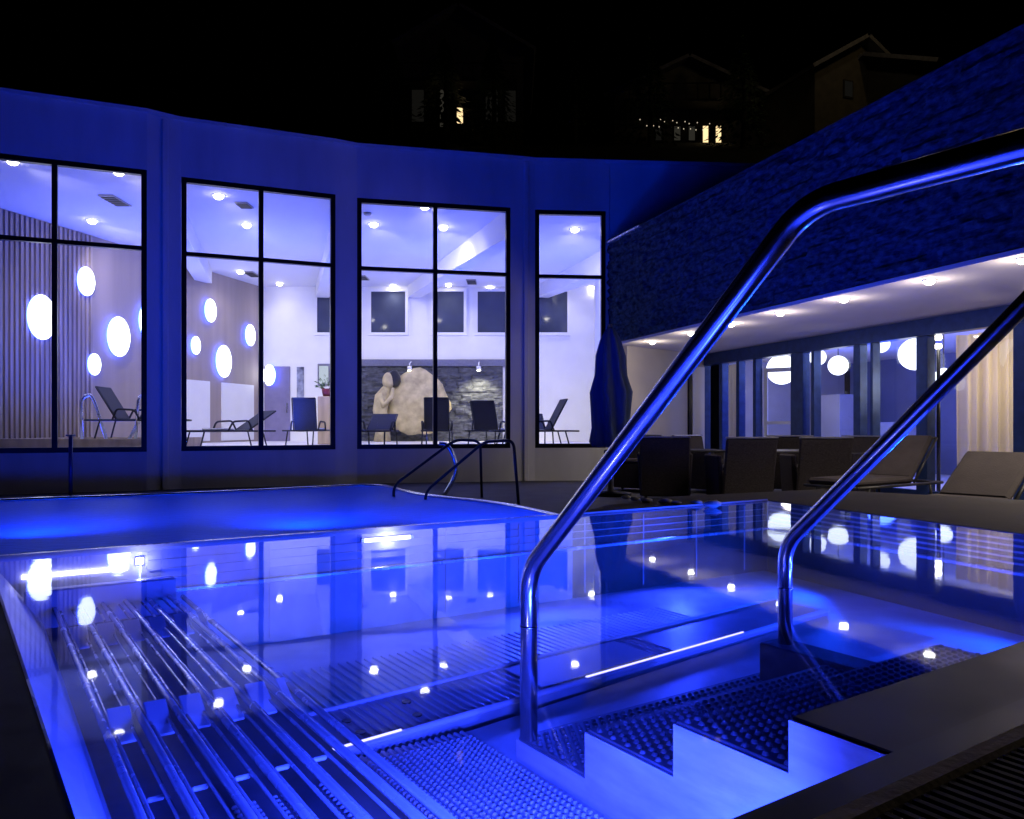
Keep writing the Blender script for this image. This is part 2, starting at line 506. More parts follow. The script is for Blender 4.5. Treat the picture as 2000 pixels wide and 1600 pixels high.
# windows high on the back wall, alcove lintel, door, poster
def backwin(x0, x1):
    p0 = ptY(x0, 570, YB); p1 = ptY(x1, 650, YB)
    m = MB(); fr = (V(0, YB, 0), V(1, 0, 0), V(0, -1, 0), Z3)
    e = .09
    m.fbox(fr, (p0.x - e, p0.x), (-.01, .07), (p1.z - e, p0.z + e)); m.fbox(fr, (p1.x, p1.x + e), (-.01, .07), (p1.z - e, p0.z + e))
    m.fbox(fr, (p0.x, p1.x), (-.01, .07), (p0.z, p0.z + e)); m.fbox(fr, (p0.x, p1.x), (-.01, .09), (p1.z - e, p1.z))
    f = m.build("inner_window", M['white'], hall)
    q = MB(); q.fbox(fr, (p0.x, p1.x), (.004, .015), (p1.z, p0.z)); q.build("pane", M['dglass'], f)
for a, b in ((725, 792), (846, 906), (933, 1001), (1044, 1108), (620, 645)): backwin(a, b)
m = MB(); fr = (V(0, YB, 0), V(1, 0, 0), V(0, -1, 0), Z3)
m.fbox(fr, (ptY(690, 0, YB).x, ptY(988, 0, YB).x), (.0, .18), (ptY(0, 716, YB).z, ptY(0, 703, YB).z)); m.build("alcove_lintel", M['alu'], hall)
ax0, ax1, az1 = ptY(690, 0, YB).x, ptY(982, 0, YB).x, ptY(0, 716.5, YB).z
sm = MB(); vs = []; nx, nz = 90, 48
rnd = random.Random(3)
rowoff = [[rnd.random() for _ in range(80)] for _ in range(80)]
for j in range(nz + 1):
    for i in range(nx + 1):
        X = ax0 + (ax1 - ax0) * i / nx; Zz = az1 * j / nz
        row = int(Zz / .11); cell = int((X + rowoff[row][0]) / (.28 + .2 * rowoff[row][1])) % 80
        vs.append((X, YB - .03 - .09 * rowoff[row][cell] - .03 * noise.noise(V(X * 6, Zz * 12, 0)), Zz))
sm.add(vs, [(j * (nx + 1) + i, j * (nx + 1) + i + 1, (j + 1) * (nx + 1) + i + 1, (j + 1) * (nx + 1) + i) for j in range(nz) for i in range(nx)])
sm.build("stone_alcove", M['stone'], hall)
m = MB(); m.fbox(fr, (ptY(517, 0, YB).x, ptY(567, 0, YB).x), (0, .05), (0, ptY(0, 716, YB).z), .01)
dr = m.build("door", M['door'], hall)
m = MB(); m.fbox(fr, (ptY(561, 0, YB).x, ptY(563, 0, YB).x), (.05, .1), (.9, 1.2)); m.build("handle", M['steel'], dr)

# sculpture in the alcove
sc_ = thing("stone_sculpture", "pale carved stone figure leaning on a big round boulder in the alcove", "sculpture", (-3.2, 24.3, 0))
m = MB(); m.ell((-3.05, 24.42, 1.2), (1.02, .38, .96), 28, 18, .3, 4.0); m.build("boulder", M['pale'], sc_)
m = MB(); m.ell((-3.76, 24.0, 1.86), (.19, .18, .25), 16, 12, .06, 5)
m.tube([(-3.78, 24.02, 1.7), (-3.84, 24.02, 1.58), (-3.95, 24.0, 1.35), (-4.02, 24.0, .95), (-3.92, 24.0, .5), (-3.95, 24.0, 0)], [.10, .15, .23, .22, .2, .26], 14)
m.tube([(-3.98, 23.85, 1.45), (-3.86, 23.74, 1.1), (-3.62, 23.78, 1.38), (-3.60, 23.88, 1.62)], [.10, .09, .07, .055], 10)
m.build("figure", M['pale'], sc_)
m = MB(); m.ell((-3.60, 24.08, 1.92), (.2, .2, .28), 14, 10, .1, 3); m.build("hair", M['black'], sc_)
for (x, lb, pw) in ((935, "small bright spotlight under the lintel washing the stone alcove", 260), (800, "small spotlight under the lintel above the pale sculpture", 150)):
    q = ptY(x, 0, 24.4); t = thing("alcove_spotlight", lb, "spotlight", (q.x, 24.4, 2.2), "alcove spotlights")
    m = MB(); m.tube([(q.x, 24.82, 2.50), (q.x, 24.4, 2.42), (q.x, 24.4, 2.33)], .02, 8); m.cyl((q.x, 24.4, 2.2), Z3, .07, .13, 16); m.build("spot_housing", M['white'], t)
    m = MB(); m.cyl((q.x, 24.4, 2.19), Z3, .055, .008, 16); m.build("lens", M['e_down'], t)
    lamp("lamp", 'SPOT', (q.x, 24.4, 2.16), pw * .8, (1, .9, .55), (q.x, 24.75, .6) if x > 900 else (-3.3, 24.3, .8), .04, R(120), .6, t)

# poster, screen, plinth with plant
m = MB(); m.fbox(fr, (ptY(580, 0, YB).x, ptY(594, 0, YB).x), (0, .03), (.3, 2.35), .005)
t = thing("poster", "tall narrow dark picture hanging beside the violet door", "picture", (ptY(587, 0, YB).x, YB - .02, .3))
m.build("picture_panel", mat("picture_print", (.25, .27, .36), .4, nscale=3.2, namt=.95), t)
t = thing("wall_screen", "small dark bordered screen on the white wall above the plinth", "screen", (ptY(633, 0, YB).x, YB - .02, 1.9))
m = MB(); m.fbox(fr, (ptY(621, 0, YB).x, ptY(645, 0, YB).x), (0, .05), (1.75, 2.45), .01); m.build("casing", M['alu'], t)
m = MB(); m.fbox(fr, (ptY(624, 0, YB).x, ptY(642, 0, YB).x), (.05, .055), (1.82, 2.38)); m.build("screen_face", emis("screen_glow", (.75, .85, 1), .7), t)
pp = ptY(638, 0, 20.5)
t = thing("plinth", "pale wooden plinth with a potted plant on top by the second window", "plinth", (pp.x, 20.5, 0))
m = MB(); m.box((pp.x, 20.5, .62), (.38, .38, 1.24), .015); m.build("column", M['wood'], t)
t = thing("potted_plant", "small leafy plant in a dark red pot standing on the wooden plinth", "plant", (pp.x, 20.5, 1.25))
m = MB(); m.lathe((pp.x, 20.5, 1.243), [(.09, 0), (.12, .1), (.13, .2), (.11, .2)], 16); m.build("pot", M['red'], t)
m = MB(); rnd = random.Random(2)
for k in range(60):
    d = V(rnd.uniform(-1, 1), rnd.uniform(-1, 1), rnd.uniform(0, 1.5)).normalized(); c0 = V(pp.x, 20.5, 1.45) + d * rnd.uniform(.05, .28)
    s = d.cross(Z3).normalized() * .03
    m.add([c0 - s, c0 + d * .06 + Z3 * .02, c0 + s, c0 + d * .12 - Z3 * .02], [(0, 1, 2, 3)])
m.build("leaves", M['leaf'], t)

# ceiling downlights in the hall
WN = ["far left window", "second window from the left", "third window from the left", "narrow right window"]
dl = [(25, 313, "round warm downlight in the top left corner of the far left window"),
      (232, 334, "round warm downlight right under the head of the far left window"),
      (180, 430, "round warm downlight lowest in the far left window, above the round lamps"),
      (427, 381, "round warm downlight highest in the second window's left upper pane"),
      (482, 438, "round warm downlight below the vent beside the second window's mullion"),
      (470, 530, "round warm downlight in the second window just below its transom"),
      (546, 553, "round warm downlight near the beam end in the second window's right pane"),
      (730, 437, "round warm downlight in the third window's upper left pane"),
      (830, 402, "round warm downlight touching the head of the third window by its mullion"),
      (866, 443, "round warm downlight just right of the third window's mullion, above the beam"),
      (768, 557, "round warm downlight over the dark inner window left of the third mullion"),
      (876, 555, "round warm downlight low in the third window beside the beam end"),
      (957, 560, "round warm downlight over the inner window at the third window's right"),
      (1123, 447, "round warm downlight alone in the narrow window's upper pane"),
      (1103, 552, "round warm downlight left of two under the narrow window's transom"),
      (1155, 560, "round warm downlight right of two under the narrow window's transom")]
def downlight(p, label, cat, grp, r, em, power, color, nm="downlight", spot=R(150), glow=0, aim=None):
    t = thing(nm, label, cat, (p.x, p.y, p.z), grp)
    m = MB(); m.lathe((p.x, p.y, p.z - .012), [(r * 1.3, .010), (r * 1.25, .002), (r * 1.0, 0)], 20); m.build("trim_ring", M['white'], t)
    m = MB(); m.lathe((p.x, p.y, p.z - .008 - r * .75), [(r * .2, 0), (r * .55, r * .1), (r * .8, r * .32), (r * .95, r * .75), (r * .95, r * .75 + .004)], 20); m.build("lens", em, t)
    lamp("lamp", 'SPOT', (p.x, p.y, p.z - .1), power, color, aim or (p.x, p.y, p.z - 3), .08, R(92) if aim else spot, .8, t)
    if glow: lamp("glow", 'POINT', (p.x, p.y, p.z - .24), glow, color, size=.03, parent=t)
for (x, y, lb) in dl:
    p = ptZ(x, y, ZC); downlight(p, lb, "downlight", "downlights in the hall ceiling", .10, M['e_down'], (460 if x > 600 else 330) if y < 500 else (30 if y > 550 else 60), (1, .93, .90), aim=(p.x + (.8 if x < 300 else 0), p.y + 7.5, .4) if y < 500 else None)

# vents and sensor
def vent(x, y, lb, sx, sy):
    p = ptZ(x, y, ZC); t = thing("ceiling_vent", lb, "vent", p, "ceiling vents of the hall")
    m = MB(); m.box((p.x, p.y, ZC - .015), (sx, sy, .024), .006); m.build("vent_frame", M['alu'], t)
    m = MB()
    for k in range(5): m.box((p.x, p.y + (k - 2) * sy * .17, ZC - .034), (sx * .86, sy * .1, .012))
    m.build("slats", M['black'], t)
vent(225, 391, "square dark ceiling vent in the far left window's right upper pane", .3, .75)
vent(477, 400, "small dark ceiling vent between two downlights in the second window", .26, .4)
vent(492, 535, "dark ceiling vent beside the mullion below the second window's transom", .3, .8)
vent(708, 542, "dark ceiling vent at the left edge of the third window under the transom", .3, .7)
vent(921, 550, "dark ceiling vent between two low downlights in the third window", .3, .8)
p = ptZ(718, 416, ZC); t = thing("smoke_detector", "small round grey detector on the ceiling in the third window", "detector", p)
m = MB(); m.lathe((p.x, p.y, ZC - .06), [(.05, 0), (.08, .02), (.085, .058)], 16); m.build("detector_body", M['alu'], t)
# linear lights near the window head
for (x0, x1, y, lb) in ((45, 105, 309, "slim bright linear ceiling light at the top left of the far left window"), (206, 245, 326, "short bright linear ceiling light beside the far left window's head downlight")):
    a = ptZ(x0, y, ZC); b = ptZ(x1, y + 4, ZC); t = thing("linear_light", lb, "ceiling light", a, "linear ceiling lights")
    d = (b - a); L_ = d.length; d.normalize()
    m = MB(); m.fbox((V(a.x, a.y, ZC), d, V(-d.y, d.x, 0), Z3), (0, L_), (-.06, .06), (-.05, -.004)); m.build("housing", M['alu'], t)
    m = MB(); m.fbox((V(a.x, a.y, ZC), d, V(-d.y, d.x, 0), Z3), (.01, L_ - .01), (-.05, .05), (-.06, -.052)); m.build("diffuser", M['e_strip'], t)

# round wall lamps on the lamp wall
def onLW(x):
    r = (x - 1000) / F
    t = (r * LW0.y - LW0.x) / (LWd.x - r * LWd.y)
    return LW(t)
wl = [(75, 620, .48, "largest oval glowing wall lamp, over the battens in the far left window"),
      (162, 550, .33, "highest oval glowing wall lamp in the far left window"),
      (226, 658, .48, "big oval glowing wall lamp low in the far left window's right pane"),
      (178, 712, .25, "smallest oval glowing wall lamp in the far left window, above the handrail"),
      (286, 628, .48, "oval glowing wall lamp cut by the right frame of the far left window"),
      (406, 607, .33, "highest oval glowing wall lamp in the second window"),
      (432, 706, .47, "biggest oval glowing wall lamp in the second window"),
      (377, 675, .25, "smallest oval glowing wall lamp in the second window, at its left"),
      (484, 655, .33, "oval glowing wall lamp beside the mullion of the second window")]
def wall_lamp(c, n, r, lb, grp):
    t = thing("wall_lamp", lb, "wall lamp", c, grp)
    u0 = n.cross(Z3).normalized(); k_ = 40
    rim = [[c + n * q + (u0 * math.cos(6.28318 * k / k_) * .76 + Z3 * math.sin(6.28318 * k / k_)) * r * .985 for k in range(k_)] for q in (0, .03)]
    m = MB(); m.add(rim[0] + rim[1], [(k, (k + 1) % k_, k_ + (k + 1) % k_, k_ + k) for k in range(k_)] + [tuple(range(k_, 2 * k_))]); m.build("halo_ring", M['e_ring'], t)
    m = MB()
    c2 = c + n * .032; u = n.cross(Z3).normalized(); vs = []; nn = 40
    prof = ((1.0, 0), (1.0, .008), (.95, .018), (.7, .026), (.35, .03), (.05, .031))
    for (q, z) in prof:
        for k in range(nn):
            a = 2 * math.pi * k / nn; vs.append(c2 + (u * math.cos(a) * .76 + Z3 * math.sin(a)) * r * q + n * z)
    m.add(vs, [(i * nn + k, i * nn + (k + 1) % nn, (i + 1) * nn + (k + 1) % nn, (i + 1) * nn + k) for i in range(len(prof) - 1) for k in range(nn)] + [tuple(range((len(prof) - 1) * nn, len(prof) * nn))], True)
    m.build("lamp_glass", M['e_wall'], t)
for (x, y, r, lb) in wl:
    p = onLW(x) + ln * .004
    c0 = V(p.x, p.y, CH - (y - HZ) / F * p.y) + ln * .06
    wall_lamp(c0, ln, r, lb, "oval wall lamps of the hall")
c0 = ptY(527, 733, YB - .06); wall_lamp(c0, V(-.45, -.9, 0).normalized(), .33, "oval glow for a reflected wall lamp on the violet door at the second window's right", "oval wall lamps of the hall")  # glowing disc stands in for a lamp's reflection in the door

# indoor pool behind the sill, with added uplights for the hall
ip = thing("indoor_pool", "blue lit indoor plunge pool with raised stone edge behind the far left window", "indoor pool", (-8.4, 16.2, 0))
e = MB()
for (a0, a1, b0, b1) in ((-10.0, -7.0, 15.0, 15.2), (-10.0, -7.0, 17.6, 17.8), (-10.0, -9.8, 15.2, 17.6), (-7.2, -7.0, 15.2, 17.6)):
    e.prism([(a0, b0), (a1, b0), (a1, b1), (a0, b1)], 0.002, .22)
e.build("pool_edge", M['wood'], ip)
e = MB(); e.add([(-9.8, 15.2, .15), (-7.2, 15.2, .15), (-7.2, 17.6, .15), (-9.8, 17.6, .15)], [(0, 1, 2, 3)]); e.build("pool_water", M['water'], ip)
for k, (X, Y, P) in enumerate(((-8.6, 16.4, 900), (-5.5, 18.5, 1100), (-2.0, 19.5, 1300), (1.2, 20.5, 900))):
    lamp("hall_fill", 'SPOT', (X, Y, .1), P * 1.15, (.02, .07, 1) if X < -7 else (.03, .085, 1), (X, Y, 5), .8, R(165), .9)  # unseen blue uplights added to tint the hall ceiling

# steel handrails of the indoor pool
for (x, lb) in ((160, "steel grab rail left of the black lounger in the far left window"), (265, "steel grab rail right of the black lounger in the far left window")):
    b = ptY(x, 846, 15.6); t = thing("grab_rail", lb, "handrail", (b.x, b.y, .2), "grab rails of the indoor pool")
    sgn = 1
    pts = [V(b.x, b.y, .2), V(b.x + (-.02 if x < 200 else .05), b.y, 1.0), V(b.x + .1, b.y + .1, 1.12), V(b.x + .16, b.y + .2, .9), V(b.x + (.3 if x < 200 else -.3), b.y + .35, .21)]
    m = MB(); m.tube(fillet(pts, .1), .03, 10); m.build("rail_tube", M['steel'], t)

# ------------------------------------------------------------------ loungers
def lounger(label, cat_group, loc, rz, back_deg=50, mats=('mesh', 'mesh', None), W=.62, cushion=0.0, towel=False, prot=None):
    t = thing("sun_lounger", label, "sun lounger", (0, 0, 0), cat_group)
    fm, am, _ = mats
    zs = .36; L1 = 1.25; L2 = .75
    # frame
    m = MB()
    for s in (-1, 1):
        m.tube([(-.0, s * W / 2, zs), (L1 + .6, s * W / 2, zs)], .018, 8)
        ca, sa = math.cos(R(back_deg)), math.sin(R(back_deg))
        m.tube([(L1, s * (W / 2 - .03), zs + .02), (L1 + L2 * ca, s * (W / 2 - .03), zs + .02 + L2 * sa)], .016, 8)
    m.tube([(0, -W / 2, zs), (0, W / 2, zs)], .018, 8)
    m.tube([(L1 + .6, -W / 2, zs), (L1 + .6, W / 2, zs)], .018, 8)
    m.tube([(L1 + L2 * ca, -(W / 2 - .03), zs + .02 + L2 * sa), (L1 + L2 * ca, (W / 2 - .03), zs + .02 + L2 * sa)], .016, 8)
    m.build("frame", M[am], t)
    th = .012 + cushion
    m = MB(); m.fbox((V(.02, 0, zs + .012), V(1, 0, 0), V(0, 1, 0), Z3), (0, L1 - .03), (-W / 2 + .02, W / 2 - .02), (0, th), min(.03, th * .4)); m.build("seat", M[fm], t)
    m = MB(); m.fbox((V(L1, 0, zs + .02), V(ca, 0, sa), V(0, 1, 0), V(-sa, 0, ca)), (.0, L2 - .01), (-W / 2 + .045, W / 2 - .045), (.004, th + .004), min(.03, th * .4)); m.build("backrest", M[fm], t)
    for (x, s) in ((.25, -1), (.25, 1), (1.55, -1), (1.55, 1)):
        m = MB(); m.tube([(x, s * W / 2, zs), (x + (.1 if x > 1 else -.1), s * (W / 2 + .01), 0)], .016, 8); m.build("leg", M[am], t)
    for s in (-1, 1) if not cushion else ():
        m = MB(); m.tube(fillet([(.75, s * (W / 2 + .02), zs), (.85, s * (W / 2 + .04), zs + .2), (1.2, s * (W / 2 + .04), zs + .22), (1.3, s * (W / 2 + .02), zs)], .06, 4), .02, 8); m.build("armrest", M[am], t)
    if towel:
        m = MB(); m.box((.7, 0, zs + .03 + th), (.5, W * .7, .04), .015); m.build("towel", M['towel'], t)
    t.location = loc; t.rotation_euler = (0, 0, rz); base_of[t.name] = Vector(loc)
    return t
LG = "mesh sun loungers inside the hall"
def lng(x, D, rz, deg, lb, towel=False):
    p = ptY(x, 0, D); lounger(lb, LG, (p.x - 1.45 * math.cos(R(rz)), p.y - 1.45 * math.sin(R(rz)), .002), R(rz), deg, towel=towel)
lng(490, 17.0, 48, 33, "dark lounger with its back almost flat at the second window's mullion", True)
lng(590, 18.4, -95, 82, "dark lounger with upright back facing the pool in the second window", True)
lng(745, 17.6, 88, 28, "dark lounger with low flat back left of the third window's mullion")
lng(852, 18.2, -88, 82, "dark lounger with tall upright back behind the third window's mullion")
lng(945, 18.2, -105, 62, "dark lounger with tilted back in front of the lit stone in the third window", True)
lng(1040, 18.6, 95, 30, "dark lounger with low back at the left edge of the narrow window")
lng(1088, 17.2, 12, 62, "dark lounger with raised back in the narrow right window")
p = ptY(240, 0, 15.9); t = lounger("black lounger with steep back between the steel grab rails in the far left window", LG, (p.x + 1.25, p.y, .225), R(180), 58)

# ------------------------------------------------------------------ slate-clad wing on the right
S0 = V(1.934, 15.66, 0); SD = V(.31, -.951, 0).normalized(); SN = V(SD.y * -1, SD.x, 0)
def SP(s, n, z=0.0):
    p = S0 + SD * s + SN * n; return V(p.x, p.y, z)
ZSO, ZST = 2.09, 4.07
wing = thing("slate_wing", "low wing clad in dark split slate over a downlit soffit and glass front", "building", SP(4, 2, ZD))
rnd = random.Random(11)
rowsR = [[rnd.random() for _ in range(120)] for _ in range(60)]
sl = MB(); vs = []; ns, nz = 400, 50; SL = 15.5
for j in range(nz + 1):
    for i in range(ns + 1):
        s = SL * i / ns; z = ZSO + .01 + (ZST - ZSO - .01) * j / nz
        row = int((z - ZSO) / .079); cw = .22 + .25 * rowsR[row][0]; ce = int((s + rowsR[row][1]) / cw) % 120
        d = .06 * rowsR[row][ce] + .03 * noise.noise(V(s * 7, z * 14, 3)) + .008 * noise.noise(V(s * 25, z * 40, 1))
        p = SP(s, -d); vs.append(V(p.x, p.y, z))
sl.add(vs, [(j * (ns + 1) + i, j * (ns + 1) + i + 1, (j + 1) * (ns + 1) + i + 1, (j + 1) * (ns + 1) + i) for j in range(nz) for i in range(ns)])
sl.build("slate_fascia", M['slate'], wing)
m = MB(); m.prism([SP(0, .03), SP(SL, .03), SP(SL, 8.6), SP(0, 8.6)], ZSO + .02, ZST - .02); m.build("roof", M['roof'], wing)
m = MB(); m.prism([SP(1.45, -.07), SP(SL, -.07), SP(SL, .3), SP(1.45, .3)], ZST + .004, ZST + .035); m.build("coping", M['slate'], wing)
m = MB(); m.prism([SP(0, -.09), SP(1.44, -.09), SP(1.44, .3), SP(0, .3)], ZST + .004, ZST + .038); m.build("lit_coping_end", M['brushed'], wing)  # brighter metal paints the lit end of the coping
GN = 2.72
m = MB(); m.prism([SP(0.0, -.02), SP(SL, -.02), SP(SL, GN + .2), SP(-.95, GN + .2)], ZSO - .05, ZSO - .002); m.build("soffit", M['soffit'], wing)
ew0, ew1 = V(2.25, 15.42, 0), V(4.27, 17.31, 0)
d = (ew1 - ew0).normalized(); q = V(-d.y, d.x, 0)
m = MB(); m.prism([ew0, ew1, ew1 + q * .25, ew0 + q * .25], ZD, ZSO - .052); ewo = m.build("side_wall", M['cream'], wing)
eL = (ew1 - ew0).length
m = MB(); m.fbox((ew0, d, -q, Z3), (eL * .80, eL * .96), (0, .03), (ZD + .02, 1.75), .008); m.build("white_panel", M['white'], ewo)
m = MB(); m.fbox((ew0, d, -q, Z3), (eL * .74, eL * .78), (0, .04), (ZD + .02, 1.95)); m.build("dark_trim", M['frame'], ewo)
def s_of(x, n=GN):
    r = (x - 1000) / F; a = S0 + SN * n
    return (r * a.y - a.x) / (SD.x - r * SD.y)
gf = (SP(0, GN), SD, SN, Z3)
posts = [(1376, 1381), (1410, 1416), (1443, 1449), (1476, 1482), (1550, 1574), (1590, 1596), (1673, 1686), (1706, 1711), (1796, 1818), (1986, 2010)]
ps = [(s_of(a), s_of(b)) for a, b in posts] + [(8.6, 8.9), (11.4, 11.7)]
for (a, b) in ps:
    m = MB(); m.fbox(gf, (a, b), (-.07, .09), (ZD + .003, ZSO - .3), .006); m.build("window_post", M['bframe'], wing)
m = MB(); m.fbox(gf, (ps[0][0], 13), (-.09, .1), (ZSO - .298, ZSO - .053)); hd = m.build("window_head", M['bframe'], wing)
m = MB(); m.fbox(gf, (ps[0][0], 13), (-.04, .05), (ZD + .002, ZD + .12)); m.build("window_sill", M['bframe'], wing)
for i in range(1, len(ps) - 1):
    if i == 0: continue
    a, b = ps[i][1], ps[i + 1][0]
    m = MB(); m.add([SP(a, GN, ZD + .12), SP(b, GN, ZD + .12), SP(b, GN, ZSO - .3), SP(a, GN, ZSO - .3)], [(0, 1, 2, 3)]); m.build("pane", M['glass'], wing)
# white door leaf standing open behind the glass
m = MB(); dfr = (SP(s_of(1484), GN + .1), (SD * .8 + SN * .6).normalized(), (SN * .8 - SD * .6).normalized(), Z3)
for (u0, u1, z0, z1) in ((0, .07, ZD + .02, 1.6), (.75, .82, ZD + .02, 1.6), (.07, .75, 1.52, 1.6), (.07, .75, ZD + .02, ZD + .15), (.07, .75, .5, .56)):
    m.fbox(dfr, (u0, u1), (-.025, .025), (z0, z1))
m.build("open_door", M['white'], wing)
m = MB(); m.fbox((SP(0, GN + .5), SD, SN, Z3), (s_of(1366, GN + .5), s_of(1416, GN + .5)), (0, .1), (ZD + .03, ZSO - .1)); m.build("doorway_shade", M['frame'], wing)  # dark panel painting the gloom of the open doorway
# room behind the glass
RN = 7.6
m = MB(); m.prism([SP(-2, RN), SP(14, RN), SP(14, RN + .2), SP(-2, RN + .2)], ZD, ZSO); m.build("room_wall", M['wallnavy'], wing)
m = MB(); m.prism([SP(-2.4, GN + .3), SP(-2.2, GN + .3), SP(-2.2, RN), SP(-2.4, RN)], ZD, ZSO); m.build("room_end_wall", M['wall_in'], wing)
m = MB(); m.prism([SP(-2.4, GN + .21), SP(14, GN + .21), SP(14, RN), SP(-2.4, RN)], ZSO - .04, ZSO - .004); m.build("room_ceiling", M['ceil'], wing)
m = MB(); m.prism([SP(-2.2, GN + .21), SP(14, GN + .21), SP(14, RN), SP(-2.2, RN)], ZD + .001, ZD + .02); m.build("room_floor", M['floor'], wing)
for (a, b, z) in ((1595, 1640, 1.2), (1715, 1760, .55)):
    m = MB(); s0, s1 = s_of(a, 6), s_of(b, 6); m.fbox((SP(0, 6), SD, SN, Z3), (s0, s1), (0, .5), (ZD + .021, z), .01); m.build("room_cabinet", M['wall_in'], wing)
def onplane(x, y, n):
    s = s_of(x, n); p = SP(s, n); return V(p.x, p.y, CH - (y - HZ) / F * p.y)
def globe(x, y, hp, lb, n=GN + 1.0):  # glowing globe stands in for a hall lamp's reflection in the glass
    c = onplane(x, y, n); r = hp / F * c.y
    t = thing("reflection_globe", lb, "lamp reflection", c, "globes for reflected hall lamps in the slate wing")
    m = MB(); m.ell(c, (r, r, r), 28, 18); m.build("globe", M['e_globe'], t)
    m = MB(); m.tube([c + Z3 * r * .98, V(c.x, c.y, ZSO - .045)], .008, 8); m.build("cord", M['black'], t)
    lamp("lamp", 'POINT', c + SN * (r + .05), 22, (.03, .08, 1), size=.03, parent=t)  # added blue light tinting the room around the globe
for (x, y, hp, lb) in ((1527, 722, 29, "biggest round white globe for a reflected hall lamp, beside the open white door"),
                      (1597, 698, 16, "small globe for a reflected hall lamp, half behind the post right of the open door"),
                      (1637, 714, 19, "globe for a reflected hall lamp in the middle pane of the slate wing"),
                      (1720, 672, 17, "globe for a reflected hall lamp, highest in the slate wing's wide pane"),
                      (1788, 692, 31, "large globe for a reflected hall lamp, cut by the right post of the wide pane"),
                      (1843, 735, 16, "low globe for a reflected hall lamp beside the light column and curtain")):
    globe(x, y, hp, lb)
def curtain(x0, x1, n, lb, amp=.05):
    s0, s1 = s_of(x0, n), s_of(x1, n); t = thing("curtain", lb, "curtain", SP((s0 + s1) / 2, n, ZD))
    m = MB(); k = int((s1 - s0) / .02) + 2; vs = []
    for off in (0,):
        for z in (ZD + .05, .7, ZSO - .31):
            for i in range(k):
                s = s0 + (s1 - s0) * i / (k - 1)
                vs.append(SP(s, n + off + amp * math.sin(s * 38) + amp * .5 * math.sin(s * 17 + 1) + .01 * z * math.sin(s * 9), z))
    fs = []
    for b in (0,):
        for j in range(2):
            for i in range(k - 1): fs.append((b + j * k + i, b + j * k + i + 1, b + (j + 1) * k + i + 1, b + (j + 1) * k + i))
    m.add(vs, fs, True); m.build("curtain_cloth", M['curtain'], t)
    return t
curtain(1872, 1984, GN + .35, "wide cream curtain hanging in folds behind the right pane, lit warm")
curtain(1417, 1442, GN + .3, "narrow cream curtain beside the dark doorway of the slate wing", .03)
lp = onplane(1833, 660, GN + .8)
t = thing("light_column", "slim dark column with three stacked little lights behind the glass", "floor lamp", V(lp.x, lp.y, ZD + .02))
m = MB(); m.tube([(lp.x, lp.y, ZD + .021), (lp.x, lp.y, 1.75)], .03, 10); m.build("column_pole", M['frame'], t)
for yy in (640, 660, 677):
    q = onplane(1833, yy, GN + .8); m = MB(); m.box((q.x - .02, q.y - .03, q.z), (.09, .06, .07), .01); m.build("light_head", M['e_down'], t)

so = [(1274, 667, "first soffit downlight, above the cream side wall at the far end"), (1350, 650, "second soffit downlight, just left of the long slanted handrail"),
      (1428, 632, "third soffit downlight, just right of the long slanted handrail"), (1524, 610, "fourth soffit downlight, above the round globe by the open door"),
      (1648, 583, "fifth soffit downlight, above the slate wing's middle pane"), (1815, 547, "sixth soffit downlight, above the light column"), (1998, 505, "nearest soffit downlight, cut by the right edge of the photo")]
for (x, y, lb) in so:
    p = ptZ(x, y, ZSO - .05)
    downlight(p, lb, "downlight", "downlights in the soffit", .06, M['e_down'], 24, (1, .84, .66), spot=R(135), glow=7)
for k in range(4):
    lamp("soffit_fill", 'SPOT', SP(8.9 + 1.36 * k, .6, ZSO - .12), 170, (1, .84, .66), SP(8.9 + 1.36 * k, .4, ZD), .06, R(150), .8)  # unseen lamps added past the frame to light kerb and surround
lamp("room_fill", 'POINT', SP(5.9, GN + 1.3, 1.2), 60, (1, .8, .5), size=.2)  # unseen fill lamps added to warm the curtain and tint the room
lamp("room_fill", 'POINT', SP(1.5, GN + 2.6, 1.2), 40, (.06, .13, 1), size=.3)
lamp("room_fill", 'POINT', SP(4.2, GN + 3.4, 1.2), 50, (.06, .13, 1), size=.3)
lamp("room_fill", 'POINT', SP(-.6, GN + 2.0, 1.2), 14, (1, .85, .7), size=.2)

# ------------------------------------------------------------------ parasol, terrace furniture
pp = ptY(1192, 0, 12.2)
t = thing("parasol", "closed blue parasol with its cloth hanging in folds before the narrow window", "parasol", (pp.x, pp.y, ZD))
m = MB(); m.tube([(pp.x, pp.y, ZD + .06), (pp.x, pp.y, 2.04)], .028, 12); m.build("pole", M['alu'], t)
m = MB(); m.lathe((pp.x, pp.y, ZD), [(.32, 0.002), (.32, .05), (.06, .08), (.05, .3)], 24); m.build("base", M['black'], t)
m = MB(); prof = [(.24, .2), (.28, .28), (.25, .5), (.27, .8), (.29, 1.05), (.22, 1.3), (.20, 1.6), (.14, 1.85), (.07, 2.0), (.025, 2.06)]
m.lathe((pp.x, pp.y, ZD + .55), prof, 84, .2, 7); m.build("canopy", M['fabric'], t)

